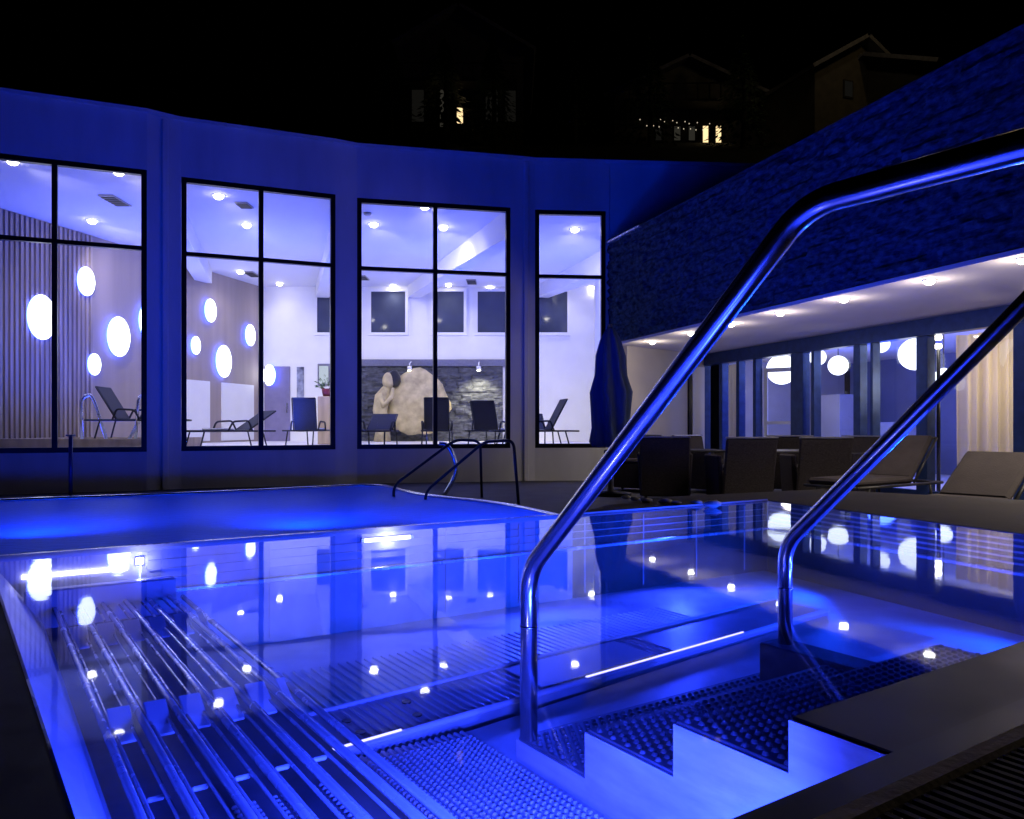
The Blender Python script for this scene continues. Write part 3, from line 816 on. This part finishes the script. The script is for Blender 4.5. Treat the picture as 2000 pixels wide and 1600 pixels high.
def armchair(label, loc, rz, prot=None):
    if prot is None:
        t = thing("armchair", label, "armchair", (0, 0, 0), "dark wicker armchairs on the terrace")
        m = MB(); m.box((0, .02, .26), (.56, .52, .40), .02); m.build("seat_base", M['wicker'], t)
        m = MB(); m.box((0, -.0, .495), (.48, .5, .07), .03); m.build("seat_cushion", M['cushion'], t)
        m = MB(); m.fbox((V(0, .27, .06), V(1, 0, 0), V(0, .96, .0), V(0, .2, .98)), (-.35, .35), (0, .055), (0, .86), .02); m.build("backrest", M['wicker'], t)
        m = MB(); m.fbox((V(0, .27, .06), V(1, 0, 0), V(0, .96, .0), V(0, .2, .98)), (-.352, .352), (-.004, .06), (.862, .885), .006); m.build("highlight_rail", M['alu'], t)  # pale metal strip added to give the top edge a highlight
        for s in (-1, 1):
            m = MB(); m.fbox((V(s * .32, 0, 0), V(1, 0, 0), V(0, 1, 0), V(s * .06, 0, 1)), (-.035, .035), (-.30, .26), (.06, .68), .02); m.build("arm", M['wicker'], t)
            for yy in (-.24, .24):
                m = MB(); m.box((s * .27, yy, .03), (.04, .04, .06)); m.build("leg", M['black'], t)
    else:
        t = copy_tree(prot); t["label"] = label
    t.location = loc; t.rotation_euler = (0, 0, rz); return t
def chair(x, D, rz, lb, prot):
    p = ptY(x, 0, D); return armchair(lb, (p.x, p.y, ZD + .001), R(rz), prot)
pr = chair(1298, 11.6, 170, "dark wicker armchair seen from behind, nearest the parasol", None)
chair(1443, 10.9, 185, "dark navy wicker armchair with its back to the pool, right of the slanted handrail", pr)
chair(1385, 12.9, 35, "brown lit wicker armchair turned sideways between two dark armchairs", pr)
chair(1235, 13.1, -30, "wicker armchair half behind the closed parasol, lit by the soffit", pr)
chair(1543, 12.9, 160, "brown wicker armchair beyond the white rimmed table, under the round globe", pr)
chair(1645, 12.0, -60, "wicker armchair with slanting back right of the white rimmed table", pr)
chair(1590, 11.0, 178, "low brown wicker armchair in front of the white rimmed table's right side", pr)
def table(x, D, lb, topm):
    p = ptY(x, 0, D); t = thing("terrace_table", lb, "table", (p.x, p.y, ZD + .001), "terrace tables")
    m = MB(); m.box((p.x, p.y, ZD + .70), (.75, .75, .03), .008); m.build("tabletop", topm, t)
    for sx in (-1, 1):
        for sy in (-1, 1):
            m = MB(); m.box((p.x + sx * .34, p.y + sy * .34, ZD + .342), (.035, .035, .68), .004); m.build("leg", M['alu'], t)
    return t
table(1360, 12.0, "dark square terrace table between the armchairs by the parasol", M['black'])
table(1535, 11.9, "square terrace table with pale rim and slim metal legs below the round globe", M['alu'])
tp = ptY(1497, 0, 11.8)
# brown loungers at the right
OL = "brown cushioned loungers on the terrace"
def outl(x, Y, rz, deg, lb):
    X = (x - 1000) / F * Y; d = V(math.cos(R(rz)), math.sin(R(rz)), 0) * 1.25
    lounger(lb, OL, (X - d.x, Y - d.y, ZD + .001), R(rz), deg, ('cushion', 'black', None), .68, .07)
outl(1900, 6.95, 38, 32, "brown cushioned lounger with low raised back at the right edge, nearest the pool")
outl(1738, 9.9, 34, 46, "brown cushioned lounger with steep back behind the right handrail")

# ------------------------------------------------------------------ pools
NL, FL, FR, NR = AB(.6, .1), AB(3.2, .02), AB(3.11, 3.98), AB(.6, 3.4)
calm = [NL, NR, FR, FL]
edge_t = (FR - FL).normalized()
Q = FL + edge_t * ((V(.23, 3.94, 0) - FL).dot(edge_t))
nb = V(-edge_t.y, edge_t.x, 0)
WG = .035
ZL = -.585
far_pts = [ptZ(x, y, ZL) for x, y in ((1130, 1024), (1090, 1010), (1000, 990), (925, 980), (860, 974), (800, 965), (760, 953), (740, 950), (690, 950), (600, 955), (470, 962), (270, 970), (0, 980), (-300, 992))]
far_pts = [V(1.0, 6.5, ZL), V(1.15, 7.8, ZL)] + far_pts + [V(-10.5, 8.2, ZL), V(-6.5, 4.2, ZL)]
def smooth_open(pts, it=2):
    for _ in range(it):
        q = [pts[0]]
        for i in range(len(pts) - 1):
            q += [pts[i] * .75 + pts[i + 1] * .25, pts[i] * .25 + pts[i + 1] * .75]
        q.append(pts[-1]); pts = q
    return pts
rough_out = smooth_open([Q + nb * .8 + V(.3, .6, 0)] + far_pts + [FL + nb * .6])
ZP = .003
rq = (1118 - 1000) / F
QR = FL + edge_t * ((rq * FL.y - FL.x) / (edge_t.x - rq * edge_t.y))
m = MB()
for pl in ([AB(.22, -.32), AB(.22, 3.9), NR, NL], [AB(.22, -.32), NL, FL, AB(3.25, -.35)],
           [NR, AB(.22, 3.9), AB(.6, 5.0), AB(2.2, 5.3), AB(3.45, 5.0), FR], [FR, AB(3.45, 5.0), AB(3.62, 3.7), AB(3.42, 2.95), QR]):
    m.prism([(p.x, p.y) for p in pl], ZD + .002, ZP)
m.build("pool_surround", M['surround'], kind="structure")

gl = [[V(-150, -60, 0), V(150, -60, 0), V(150, 160, 0), V(-150, 160, 0)], [V(p.x, p.y, 0) for p in rough_out]]
m = MB(); m.add([V(p.x, p.y, -.61) for l in gl for p in l], [tuple(x) for x in tessellate_polygon(gl)]); m.build("ground", M['deck'], kind="structure")
m = MB(); m.add([V(p.x, p.y, 0) for p in calm], [(0, 1, 2, 3)]); m.build("pool_water", M['water'], kind="structure")
m = MB()
tr = tessellate_polygon([[V(p.x, p.y, 0) for p in rough_out]])
m.add([V(p.x, p.y, ZL) for p in rough_out], [tuple(x) for x in tr])
m.build("lower_pool_water", M['rough'], kind="structure")

pool = thing("steel_pool", "stainless steel pool basin with ribbed floor, glowing blue and violet under still water", "pool", AB(1.8, 2, -.45))
ZB = -.42
m = MB()
def wallq(a, b, z0, z1, mb): mb.add([V(a.x, a.y, z0), V(b.x, b.y, z0), V(b.x, b.y, z1), V(a.x, a.y, z1)], [(0, 1, 2, 3)])
wallq(FL, FR, ZB - .02, ZP + .008, m); wallq(FR, NR, ZB - .02, ZP, m); wallq(NR, NL, ZB - .02, ZP, m); wallq(NL, FL, ZB - .02, ZP, m)
m.build("basin_wall", M['basin'], pool)
# weir between the two waters
m = MB(); m.fbox((FL, edge_t, nb, Z3), (-.2, (QR - FL).length), (.001, WG), (ZD + .003, .010), .003); m.build("weir", M['brushed'], pool)
# seam rail along the wall
m = MB(); L_ = (FR - FL).length
m.fbox((FL, edge_t, nb, Z3), (.5, L_ - .02), (-.03, -.001), (-.172, -.155), .003)
e2 = (NR - FR).normalized(); n2 = V(e2.y, -e2.x, 0)
m.fbox((FR, e2, n2, Z3), (.03, 2.4), (.001, .03), (-.172, -.155), .003); m.build("wall_seam", M['brushed'], pool)
# wall panel joints
m = MB()
for k in range(1, 9): m.fbox((FL + edge_t * (.55 + k * .4), edge_t, nb, Z3), (-.003, .003), (-.006, -.001), (-.4, -.02))
for z in (-.05, -.085, -.12): m.fbox((FL, edge_t, nb, Z3), (.5, L_ - .02), (-.008, -.001), (z, z + .004))
for z in (-.03, -.055, -.08, -.105, -.13): m.fbox((FR, e2, n2, Z3), (.03, 2.4), (.001, .012), (z, z + .008))
m.build("wall_ribs", M['basin'], pool)
# far floor with ribs
m = MB(); q4 = [AB(.61, .6, ZB), AB(.61, 3.4, ZB), AB(3.13, 3.95, ZB), AB(3.19, .1, ZB)]; m.add(q4, [(0, 1, 2, 3)]); m.build("deep_floor", M['basin'], pool)
m = MB(); b = .65
while b < 2.7:
    m.tube([AB(2.06, b, ZB + .001), AB(2.75, b, ZB + .001)], .006, 6, False); b += .034
m.build("floor_ribs", M['basin'], pool)
# near floor left of the stairs
ZN = -.322
m = MB(); m.add([AB(.6, .60, ZN), AB(.6, 1.04, ZN), AB(1.72, 1.04, ZN), AB(1.72, .60, ZN)], [(0, 1, 2, 3)])
m.add([AB(1.515, 1.04, ZN), AB(1.515, 2.9, ZN), AB(1.96, 2.9, ZN), AB(1.72, 1.04, ZN)], [(0, 1, 2, 3)])
m.build("shallow_floor", M['basin'], pool)
m = MB(); b = .665
while b < 1.02:
    m.tube([AB(.75, b, ZN + .001), AB(1.72, b, ZN + .001)], .0055, 6, False)
    a = .75
    while a < 1.69:
        m.stud(AB(a, b, ZN + .004), .0068, .005, UA, UB); a += .0165
    b += .018
m.build("anti_slip_ribs", M['basin'], pool)
# raised channel across the floor
def chan(a0, a1, b, z): return AB(a0 + (b - .6) * .10, b, z), AB(a1 + (b - .6) * .10, b, z)
m = MB(); p0, p1 = chan(1.735, 2.0, .60, -.308); r0, r1 = chan(1.735, 2.0, 2.9, -.308)
vs = [p0, p1, r1, r0] + [V(p.x, p.y, ZB) for p in (p0, p1, r1, r0)]
m.add(vs, [(0, 1, 2, 3), (0, 3, 7, 4), (1, 5, 6, 2), (0, 4, 5, 1), (3, 2, 6, 7)]); m.build("floor_channel", M['basin'], pool)
m = MB(); b = .63
while b < 1.95:
    x0, x1 = chan(1.75, 1.98, b, -.307); m.tube([x0, x1], .004, 6, False); b += .028
m.build("channel_ribs", M['basin'], pool)
m = MB()
for (a_, b_) in ((.07, .78), (.16, .78), (.08, .95), (.18, .97), (.06, 1.45), (.17, 1.5), (.1, 1.72)):
    x0, x1 = chan(1.735, 2.0, b_, -.3055); p = x0.lerp(x1, a_ / .265); m.cyl(p, Z3, .013, .003, 12)
m.build("jet_nozzle", M['frame'], pool)
m = MB(); x0, x1 = chan(1.735, 2.0, 1.35, -.305); y0, y1 = chan(1.735, 2.0, 1.85, -.305)
m.fbox((x0.lerp(x1, .12), (y0 - x0).normalized(), (x1 - x0).normalized(), Z3), (0, .5), (0, .2), (0, .004), .001); m.build("lit_patch", M['white'], pool)  # white sheet painting the brightly lit stretch of the channel top
m = MB(); m.tube([p0 + Z3 * .003, r0 + Z3 * .003], .009, 8); m.tube([p1 + Z3 * .003, r1 + Z3 * .003], .007, 8); m.build("channel_edge", M['white'], pool)  # near rod white and thicker to paint the edge's bright line
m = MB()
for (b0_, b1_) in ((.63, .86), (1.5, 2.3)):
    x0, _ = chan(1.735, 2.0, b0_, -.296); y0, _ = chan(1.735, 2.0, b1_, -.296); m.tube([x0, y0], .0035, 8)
m.build("edge_highlight", M['e_line'], pool)  # glowing rod paints the highlight on the channel edge

# massage bench of steel tubes
bench = thing("massage_bench", "underwater massage bench of long parallel steel tubes along the left side", "bench", AB(1.8, .38, -.3))
m = MB()
m.add([AB(.6, .105, -.004), AB(3.17, .03, -.004), AB(3.1, .175, -.2), AB(.6, .185, -.2)], [(0, 1, 2, 3)]); m.build("slanted_back", M['basin'], bench)
m = MB(); m.add([AB(.6, .185, -.21), AB(3.1, .175, -.21), AB(3.1, .6, -.21), AB(.6, .6, -.21)], [(0, 1, 2, 3)])
m.add([AB(.6, .6, -.21), AB(3.1, .6, -.21), AB(3.1, .6, ZB), AB(.6, .6, ZB)], [(0, 1, 2, 3)]); m.build("bench_base", M['bbase'], bench)
m = MB(); m.fbox((AB(2.99, 0), UB, UA, Z3), (.12, .58), (0, .05), (-.22, -.085), .006); m.build("end_panel", M['basin'], bench)
bs = [.205, .275, .345, .415, .485, .555]
for b in bs:
    m = MB(); m.tube([AB(.62, b, -.148), AB(2.985, b, -.148)], .0072, 14); m.build("bench_tube", M['brushed'], bench)
for b in bs:
    for o_ in (.017, .051):
        m = MB(); m.tube([AB(.62, b + o_, -.158), AB(2.985, b + o_, -.158)], .0036, 8); m.build("thin_rod", M['brushed'], bench)
m = MB(); m.tube([AB(.62, .60, -.155), AB(2.985, .60, -.155)], .008, 12); m.build("bench_edge", M['brushed'], bench)
for a, dz in ((2.52, .02), (1.72, .02), (1.40, 0)):
    for i in range(6):
        b0 = bs[i] + .012; b1 = (bs[i + 1] if i < 5 else .60) - .014
        m = MB()
        if dz: m.fbox((AB(a, 0, -.178), UB, (UA + Z3 * .4).normalized(), (Z3 - UA * .4).normalized()), (b0, b1), (0, .11), (0, .006), .002)
        else: m.fbox((AB(a, 0), UB, UA, Z3), (b0 + .01, b1 - .008), (0, .006), (-.166, -.157), .002)
        m.build("bracket_plate", M['white'], bench)
m = MB()
for i in (2, 3, 4):
    b = bs[i] + .02
    while b < bs[i + 1] - .015:
        a = .7
        while a < 1.4: m.stud(AB(a, b, -.209), .006, .004, UA, UB); a += .017
        b += .016
m.build("stud_strip", M['basin'], bench)

# stairs
stairs = thing("pool_stairs", "steel pool steps with dark studded treads and a bright violet side plate", "steps", AB(1.05, 1.4, -.3))
B0, B1 = 1.03, 1.93
tr_ = [(.6, .766, .004), (.766, 1.009, -.078), (1.009, 1.258, -.173), (1.258, 1.508, -.268)]
m = MB(); prof = [(.6, ZB)]
for (a0, a1, z) in tr_: prof += [(a0, z - .004), (a1, z - .004)]
prof += [(1.508, ZB)]
m.add([AB(a, B0, z) for a, z in prof] + [AB(a, B0 + .006, z) for a, z in prof], [tuple(range(len(prof))), tuple(range(2 * len(prof) - 1, len(prof) - 1, -1))] + [(i, i + len(prof), i + 1 + len(prof), i + 1) for i in range(len(prof) - 1)])
m.build("side_plate", M['plate'], stairs)
for k, (a0, a1, z) in enumerate(tr_):
    m = MB(); bmax = B1 if k else 3.38
    m.fbox((AB(0, 0), UA, UB, Z3), (a0 + (.001 if k else .0), a1), (B0 + .008, bmax), (z - .02, z), .002)
    nx = tr_[k + 1][2] if k < 3 else ZN
    m.fbox((AB(0, 0), UA, UB, Z3), (a1 - .008, a1 - .001), (B0 + .008, B1), (nx - .02, z - .021))
    to = m.build("tread", M['toptread'] if k == 0 else M['darksteel'], stairs)
    if k:
        m = MB(); a = a0 + .016; r_ = 0
        while a < a1 - .008:
            b = B0 + .02 + (r_ % 2) * .012
            while b < B1 - .015: m.stud(AB(a, b, z), .0075, .005, UA, UB); b += .024
            a += .021; r_ += 1
        m.build("studs", M['darksteel'], to)
m = MB(); m.fbox((AB(0, 0), UA, UB, Z3), (.77, 1.46), (B1 - .1, B1), (ZB, -.16), .004); m.build("stringer", M['darksteel'], stairs)

# near rim, kerb, gutter grating
m = MB(); m.fbox((AB(0, 0), UA, UB, Z3), (.54, .599), (.1, 3.4), (ZP + .001, ZP + .006), .002)
m.build("pool_rim", M['rim'], pool)
m = MB(); m.prism([AB(.6, .03), AB(3.2, -.05), AB(3.2, .015), AB(.6, .095)], ZP + .001, ZP + .006); m.build("side_rim", M['grate'], pool)
m = MB(); m.fbox((AB(0, 0), UA, UB, Z3), (.503, .538), (.3, 3.8), (ZP + .002, .02), .006); m.build("kerb", M['kerb'], kind="structure")
gr = thing("gutter_grating", "black slatted overflow grating around the near pool corner", "grating", AB(.4, .3, 0))
m = MB(); b = -.3
while b < 3.8:
    m.fbox((AB(0, 0), UA, UB, Z3), (.24, .50), (b, b + .009), (ZP + .004, .016)); b += .02
for a in (.28, .36, .44): m.fbox((AB(0, 0), UA, UB, Z3), (a, a + .008), (-.3, 3.8), (ZP + .003, .011))
m.build("near_slats", M['grate'], gr)
m = MB(); a = .5
while a < 3.2:
    m.fbox((AB(0, 0), UA, UB, Z3), (a, a + .009), (-.3, .02 - .03 * (a - .6)), (ZP + .004, .016)); a += .02
m.build("side_slats", M['grate'], gr)

# whirlpool basin and rim
wp = thing("lower_pool", "long blue moving-water pool below the facade, behind the still pool, with a bright overflow rim", "pool", V(-3, 8, -1))
m = MB(); nr = len(rough_out)
for i in range(nr): wallq(rough_out[i], rough_out[(i + 1) % nr], -1.3, ZL + .02, m)
m.build("basin_wall", M['basin'], wp)
m = MB(); m.add([V(p.x, p.y, -1.3) for p in rough_out], [tuple(x) for x in tr]); m.build("basin_floor", M['basin'], wp)
m = MB(); m.tube([V(p.x, p.y, ZL + .015) for p in rough_out[1:-1]], .03, 8); m.build("overflow_rim", M['steel'], wp)

# ------------------------------------------------------------------ handrails of the pool stairs
def pool_rail(b, a0, zb, lb):
    t = thing("handrail", lb, "handrail", AB(a0, b, zb), "handrails of the near pool steps")
    pts = [AB(a0, b, zb), AB(a0, b, .125), AB(.735, b, .785), AB(.12, b, .785), AB(.12, b, ZP + .01)]
    if b > 1.5: pts = [AB(a0, b, zb), AB(a0, b, .12), AB(.735, b, .77), AB(.12, b, .77), AB(.12, b, ZP + .01)]
    m = MB(); m.tube(fillet(pts, .055, 10), .0200, 24); m.build("rail_tube", M['steel'], t)
    m = MB(); m.tube([AB(a0, b, -.004), AB(a0, b, .0015)], .0212, 24); m.build("joint_ring", M['steel'], t)
pool_rail(1.03, 1.457, -.255, "polished steel handrail of the pool steps, the longer one rising across the middle")
pool_rail(1.868, 1.40, -.155, "polished steel handrail of the pool steps, the shorter one at the right edge")

# far handrails, water spout, post
def far_rail(f, yb, s0, s1, e, lb):
    F0 = ptZ(f[0], f[1], ZL); E = ptZ(e[0], e[1], ZD)
    t = thing("handrail", lb, "handrail", F0, "thin handrails of the lower pool")
    a = ptY(s0[0], s0[1], F0.y * .6 + E.y * .4); b = ptY(s1[0], s1[1], E.y)
    m = MB(); m.tube(fillet([V(F0.x, F0.y, -1.0), V(F0.x, F0.y, CH - (yb - HZ) / F * F0.y), a, b, V(E.x, E.y, E.z)], .12, 6), .021, 10); m.build("rail_tube", M['frame'], t)
far_rail((769, 970), 948, (889, 859), (938, 861), (941, 972), "thin dark handrail on the lower pool's edge, its foot farther left")
far_rail((831, 976), 960, (946, 863), (1003, 860), (1013, 988), "thin dark handrail on the lower pool's edge, ending in the right post")
b0 = ptZ(866, 968, ZD)
t = thing("water_spout", "curved blue gleaming steel water spout between the thin far handrails", "water spout", b0)
def sx(x, y): return ptY(x, y, b0.y)
m = MB(); m.tube(fillet([sx(866, 968), sx(882, 945), sx(893, 915), sx(884, 885), sx(872, 868), sx(858, 866)], .12, 5), .07, 14, flat=.5); m.build("spout_neck", M['steel'], t)
p = ptZ(138, 974, ZD)
t = thing("slim_post", "slim dark post between the lower pool and the far left window", "post", V(p.x, p.y, ZD))
zt = CH - (852 - HZ) / F * p.y
m = MB(); m.tube([V(p.x, p.y, ZD + .002), V(p.x, p.y, zt)], .028, 10); m.build("post_tube", M['bframe'], t)
m = MB(); m.box((p.x, p.y, zt + .012), (.10, .10, .022), .005); m.build("post_cap", M['bframe'], t)

# stones and tealights on the pool edge
rnd = random.Random(5)
stones = [(1222, 965, .03, "tealight"), (1240, 968, .03, "tealight"), (1262, 972, .035, "glass"), (1300, 974, .04, "stone"), (1320, 976, .03, "stone"), (1360, 976, .035, "stone"), (1392, 981, .05, "flat")]
desc = ["small rounded pebble at the left of the row on the pool edge", "small rounded pebble, second in the row on the pool edge", "oval pebble left of the middle of the row on the pool edge", "large pale oval pebble in the middle of the row on the pool edge", "small pebble just right of the large pale one on the pool edge", "small dark pebble alone right of the row's middle on the pool edge", "wide flat stone at the right end of the row on the pool edge"]
for (x, y, r, kd), lb in zip(stones, desc):
    q = ptZ(x, y + 10, ZP); m = MB(); m.ell((q.x, q.y, ZP + r * .38), (r, r * .8, r * .42), 14, 8, .25, rnd.random() * 9)
    o = m.build("pebble", M['pebble']); o["label"] = lb; o["category"] = "pebble"; o["group"] = "pebbles on the pool edge"

# ------------------------------------------------------------------ underwater lamps
def uwl(p, d, r, lb, power, col, spread=R(170), off=.03, wide=1.0, hgt=1.0):
    d = Vector(d).normalized(); u = Z3.cross(d).normalized()
    lamp('lamp_wash', 'POINT', p + d * .035 + Z3 * .0, power * .05, (.5, .52, 1), size=.01)
    t = thing("underwater_lamp", lb, "underwater lamp", p, "underwater pool lamps")
    m = MB(); m.fbox((p, u, d, Z3), (-r * wide * 1.15, r * wide * 1.15), (0, .006), (-r * hgt * 1.3, r * hgt * 1.3), .003); m.build("steel_surround", M['steel'], t)
    m = MB(); m.fbox((p, u, d, Z3), (-r * wide, r * wide), (.0065, .012), (-r * hgt, r * hgt), .002); m.build("lens", M['e_led'], t)
    lamp("lamp", 'SPOT', p + d * off, power, col, p + d, r * .8, spread, .5, t)
uwl(AB(1.15, .602, -.27), UB, .035, "underwater lamp low on the bench side facing the steps", 5, VIO)
uwl(FL + edge_t * .47 - nb * .002 + Z3 * -.045, -nb, .013, "bright underwater lamp at the far end of the massage bench", 9, VIO)
uwl(FL + edge_t * 1.46 - nb * .002 + Z3 * -.038, -nb, .03, "wide underwater lamp on the far wall under the third window", 12, VIO, wide=3.6, hgt=.28)
lamp("pool_fill", 'SPOT', FL + edge_t * 3.2 - nb * .03 + Z3 * -.07, 60, VIO, FL + edge_t * 2.6 - nb * 1.2 - Z3 * .1, .03, R(160), .6)  # unseen fill added at the far wall for channel and treads
lamp("pool_fill", 'SPOT', FL + edge_t * 2.2 - nb * .03 + Z3 * -.06, 55, VIO, FL + edge_t * 2.0 - nb * 1.2 - Z3 * .2, .03, R(150), .6)
# LED light strip in the end panel
t = thing("led_strip", "long bright underwater light strip above the massage bench's end panel", "light strip", FL + edge_t * .3)
m = MB(); m.fbox((FL, edge_t, nb, Z3), (.10, .43), (-.012, -.003), (-.075, -.06), .002); m.build("strip_lens", M['e_led'], t)
# unseen fill lamps added at the walls and behind the channel to light the basin
for (a, b, z, d, P, c_) in ((.62, .50, -.04, UA + UB * .0 + Z3 * -.02, 120, VIO), (.62, .82, -.2, UA, 80, VIO), (.62, 2.25, -.24, UA - UB * .5, 60, VIO), (.62, 2.9, -.2, UA - UB * .2, 70, VIO),
                          (2.06, .95, -.37, UA, 10, AQUA), (2.10, 1.45, -.37, UA, 10, AQUA), (2.15, 1.95, -.37, UA, 10, AQUA), (2.2, 2.5, -.37, UA + UB * .4, 14, AQUA), (1.5, 3.55, -.12, -UB + UA * .2, 40, AQUA), (2.4, 3.6, -.2, -UB * .6 + UA * .5, 40, AQUA)):
    p = AB(a, b, z); lamp("pool_fill", 'SPOT', p, P, c_, p + d, .04, R(165), .7)
# lower pool lamps light the water and the facade
for k, (X, Y, P) in enumerate(((-7.0, 6.8, 950), (-4.6, 7.4, 1150), (-2.2, 8.0, 1400), (-.2, 8.0, 1150))):
    p = V(X, Y, ZL - .68)
    lamp("lower_pool_lamp", 'SPOT', p, P, BLUE, p + V(-.08, 1, .62), .5, R(120), 1.0)
lamp("lower_pool_lamp", 'SPOT', V(.5, 7.6, ZL - .2), 1900, BLUE, V(4.2, 10, 3.0), .2, R(105), 1.0)
for k, (X, Y) in enumerate(((-8.6, 7.4), (-5.2, 9.0), (-3.4, 9.6), (-1.6, 9.8), (-5, 6.6), (-2.6, 7.4), (-.2, 8.0), (-3, 5.4), (-.4, 5.6))):
    lamp("lower_pool_lamp", 'POINT', V(X, Y, ZL - .68), 17, (.0, .055, 1), size=.55)

# ------------------------------------------------------------------ houses on the dark hillside
def chalet(label, cx, D, zb, wd, dp, hw, hr, wins_, rz=0):
    t = thing("chalet", label, "house", (0, 0, 0))
    m = MB(); m.box((0, 0, hw / 2 - 1), (wd, dp, hw + 2)); m.add([(-wd / 2, -dp / 2, hw), (wd / 2, -dp / 2, hw), (0, -dp / 2, hw + hr)], [(0, 1, 2)]); m.build("wall", M['chalet'], t)
    m = MB(); ov = .7
    for s in (-1, 1):
        sl_ = V(s * wd / 2, 0, -hr); L_ = sl_.length; sl_.normalize(); nn = V(s * hr, 0, wd / 2).normalized()
        m.fbox((V(0, 0, hw + hr + .02), sl_, V(0, 1, 0), nn), (0, L_ + ov), (-dp / 2 - ov, dp / 2 + ov), (.02, .22))
    m.build("roof", M['roof'], t)
    for (x, z, w_, h_, em) in wins_:
        m = MB(); m.box((x, -dp / 2 - .03, z), (w_ + .16, .06, h_ + .16)); f = m.build("window", M['bark'], t)
        m = MB(); m.box((x, -dp / 2 - .075, z), (w_, .02, h_)); m.build("pane", em, f)
    if hw > 2.5:
      m = MB(); m.box((0, -dp / 2 - .7, 2.3), (wd * .9, 1.2, .12))
      for k in range(12): m.box((-wd * .42 + k * wd * .84 / 11, -dp / 2 - 1.25, 2.8), (.06, .06, .9))
      m.box((0, -dp / 2 - 1.25, 3.27), (wd * .9, .08, .06)); m.build("balcony", M['bark'], t)
    p = ptY(cx, 0, D); t.location = (p.x, D, zb); t.rotation_euler = (0, 0, rz)
    return t
zq = lambda y, D: CH - (y - HZ) / F * D
D1 = 46
chalet("dark chalet on the hillside with one warm lit window, above the third window", 905, D1 + 4, zq(252, D1), 7.5, 8, 4.6, 2.2,
       [(0.05, .75, .34, .9, M['e_warm']), (-.9, 1.4, .42, 2.6, M['e_dim']), (-2.4, 1.6, .7, 2.4, M['e_dim2']), (1.9, 1.6, .7, 2.4, M['e_dim2']), (3.0, 1.3, .6, 1.8, M['e_dim2'])])
chalet("dark hillside chalet with a row of small lit windows under fairy lights", 1315, D1 + 4, zq(290, D1), 8.5, 8, 3.0, 2.0,
       [(1.05, .8, .30, .95, M['e_warm']), (1.8, .8, .30, .95, M['e_warm']), (.25, .85, .35, .8, M['e_dim']), (-.6, .85, .35, .8, M['e_dim']), (-1.7, .85, .35, .8, M['e_dim2'])])
chalet("dim chalet with a broad gabled roof showing above the slate roofline", 1795, 44, zq(205, 40), 8, 7, 1.6, 2.0, [(-1.6, .7, .5, .8, M['e_dim2']), (1.2, .7, .5, .8, M['e_dim2'])], R(-68))
chalet("dim chalet with a grey gable just left of the broad gabled roof", 1590, 46, zq(190, 42), 6, 7, 1.4, 1.8, [(-.8, .6, .5, .8, M['e_dim2'])], R(20))
lamp("chalet_lamp", 'POINT', V(20.0, 35, 23.5), 110, (1, .75, .35), size=.3)
lamp("chalet_lamp", 'POINT', V(16.0, 36, 23), 40, (1, .85, .7), size=.3)
t = thing("string_lights", "string of tiny fairy bulbs drooping over the small lit windows on the hillside", "string lights", ptY(1340, 240, 45))
m = MB(); cable = MB(); rnd = random.Random(8)
for k in range(5):
    x0 = 1250 + k * 24; pts = []
    for i in range(7):
        q = i / 6; x = x0 + 40 * q; y = 232 + 14 * math.sin(math.pi * q) + k * 2
        pts.append(ptY(x, y, 45))
    cable.tube(pts, .015, 5)
    for q in pts[::2]: m.ell(q + V(0, 0, -.05), (.028, .028, .035), 8, 6)
cable.build("cable", M['black'], t); m.build("bulbs", M['e_dot'], t)
# dark trees between the houses
def tree(x, D, zb, hgt, lb):
    p = ptY(x, 0, D); t = thing("tree", lb, "tree", (p.x, D, zb), "dark trees on the hillside")
    m = MB(); m.tube([(p.x, D, zb - 1), (p.x + .1, D, zb + hgt * .5), (p.x, D, zb + hgt * .95)], [.22, .13, .03], 8); m.build("trunk", M['bark'], t)
    m = MB(); rnd = random.Random(int(x))
    for k in range(900):
        q = rnd.random() ** .7; rr = (1 - q) * hgt * .28 * rnd.uniform(.5, 1.1); a = rnd.uniform(0, 6.28)
        c0 = V(p.x + rr * math.cos(a), D + rr * math.sin(a), zb + hgt * (.12 + .86 * q))
        u = V(math.cos(a), math.sin(a), -.35).normalized() * .28; s = V(-math.sin(a), math.cos(a), .1) * .1
        m.add([c0 - s, c0 + u, c0 + s, c0 - u * .3 + Z3 * .08], [(0, 1, 2, 3)])
    m.build("crown", M['leaf'], t)
for (x, D, lb) in ((760, 44, "dark conifer left of the chalet with one warm window"), (1120, 45, "dark conifer between the two lit chalets"), (1450, 43, "dark conifer just right of the fairy lights"), (520, 46, "dark conifer high above the second window"), (868, 44, "dark conifer half hiding the dim windows left of the warm one"), (962, 44.5, "dark conifer half hiding the dim windows right of the warm one"), (1268, 44, "dark conifer at the left end of the fairy lights")):
    tree(x, D, zq(300, D) - 1, 7.5, lb)
